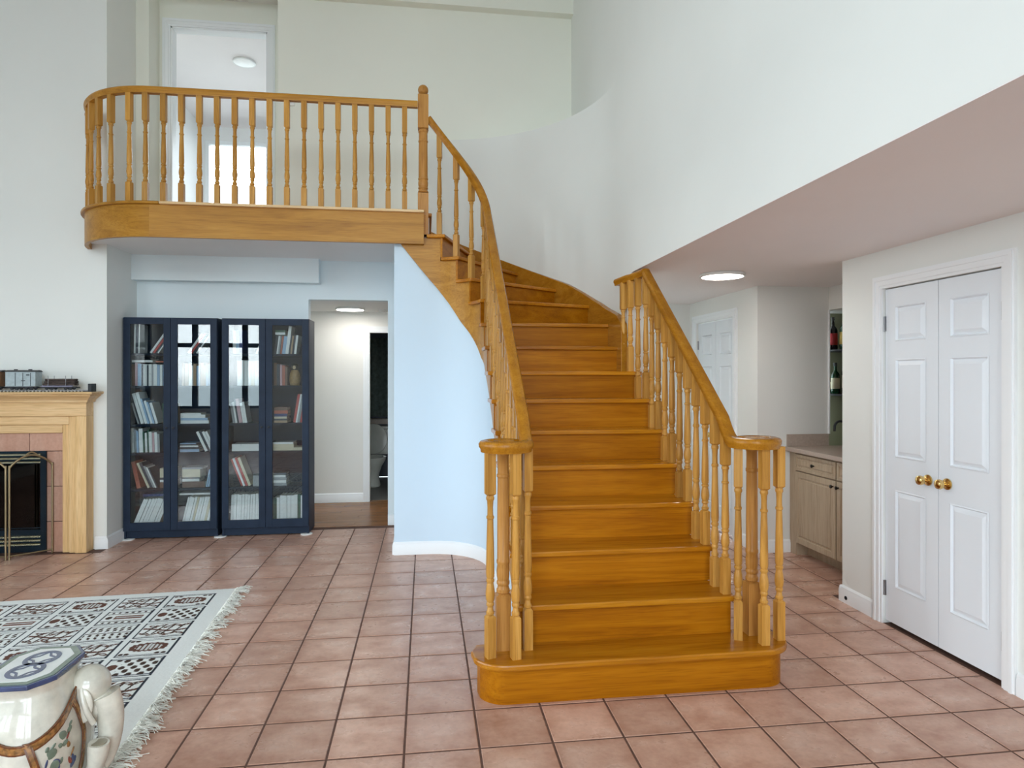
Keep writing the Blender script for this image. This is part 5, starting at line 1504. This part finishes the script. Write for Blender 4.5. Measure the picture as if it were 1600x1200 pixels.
# ------------------------------------------------------------------ lamps and small fixtures
def flush_light(x, y, z, r, label, lit=True):
    t = thing('ceiling_light', label, 'ceiling light', (x, y, z), 'flush ceiling lights')
    obj('rim', MB().lathe([(r, 0.0), (r + 0.006, -0.006), (r + 0.006, -0.020), (r, -0.024), (r - 0.008, -0.024), (r - 0.008, -0.001)], 40), WHITE_PLASTIC, t, smooth=40)
    obj('diffuser', MB().lathe([(r - 0.008, -0.012), (r - 0.008, -0.022), (r - 0.03, -0.026), (0.001, -0.027)], 40), LED if lit else OFF_LAMP, t, smooth=40)
flush_light(2.20, 4.60, SOF, 0.158, 'lit round flush ceiling light over the right passage')
flush_light(-0.838, 7.45, SOF, 0.157, 'lit round flush ceiling light in the hall behind the opening')
flush_light(-2.19, 8.27, 5.33, 0.125, 'unlit round ceiling light in the room behind the upstairs door', False)
sd = thing('smoke_detector', 'small white smoke detector on the hall ceiling', 'smoke detector', (-0.497, 7.60, SOF))
obj('base', MB().lathe([(0.045, 0), (0.045, -0.012), (0.035, -0.014)], 24), WHITE_PLASTIC, sd, smooth=40)
obj('cover', MB().lathe([(0.033, -0.013), (0.040, -0.020), (0.036, -0.034), (0.001, -0.036)], 24), WHITE_PLASTIC, sd, smooth=40)
tp_ = thing('thermostat', 'small white thermostat on the upstairs wall beyond the railing', 'thermostat', (-1.308, 6.60, 4.19))
obj('case', MB().box(-0.035, 0.035, -0.018, -0.0005, -0.045, 0.045), WHITE_PLASTIC, tp_, bevel=0.004)
obj('display', MB().box(-0.022, 0.022, -0.019, -0.0182, 0.0, 0.026), plain('grey_display', (0.4, 0.42, 0.4), 0.3), tp_)
tag(obj('baseboard_outlet', MB().lathe([(0.013, 0), (0.013, 0.003), (0.009, 0.005), (0.008, 0.001)], 18, (2.734, 3.93, 0.038), -3), BLACK, None, smooth=40), 'round black outlet in the white baseboard by the closet', 'outlet')

# ------------------------------------------------------------------ bathroom glimpsed past the hall
to = thing('toilet', 'white toilet with raised lid in the dark bathroom', 'toilet', (-0.72, 9.0, 0))
part('bowl', MB().lathe([(0.11, 0), (0.12, 0.02), (0.09, 0.15), (0.13, 0.27), (0.185, 0.36), (0.19, 0.40), (0.15, 0.40), (0.12, 0.33), (0.02, 0.25)], 24, (-0.72, 8.98, 0), scale=(1, 1.25)), PORCELAIN, to, smooth=45)
m = MB().lathe([(0.185, 0), (0.19, 0.01), (0.185, 0.022), (0.001, 0.022)], 28, (0, 0, 0), 1, scale=(1, 1.12)); m.v = [(x - 0.72, y + 9.235, z + 0.615) for x, y, z in m.v]
part('lid', m, PORCELAIN, to, smooth=40)
part('tank', MB().box(-0.92, -0.52, 9.30, 9.48, 0.39, 0.75), PORCELAIN, to, bevel=0.02)
part('tank_lid', MB().box(-0.93, -0.51, 9.29, 9.49, 0.75, 0.785), PORCELAIN, to, bevel=0.01)
tag(obj('vanity_shelf', MB().box(-1.55, 1.2, 9.52, 9.795, 0.80, 0.87), COUNTER), 'beige ledge across the back of the dark bathroom', 'shelf')
cu = MB(); v = []
for i in range(41):
    x = -1.5 + i * 0.024; y = 9.70 + 0.02 * math.sin(i * 1.4); v += [(x, y, 0.90), (x, y, 2.05)]
cu.add(v, [(2 * i, 2 * i + 2, 2 * i + 3, 2 * i + 1) for i in range(40)])
tag(obj('bath_curtain', cu, CURTAIN, None, smooth=60), 'grey-green curtain hanging in the dark bathroom', 'curtain')
tag(obj('towel', MB().box(-0.53, -0.40, 9.72, 9.74, 0.92, 1.92), plain('white_towel', (0.7, 0.7, 0.7), 0.9), None, bevel=0.008), 'white towel hanging in the dark bathroom', 'towel')
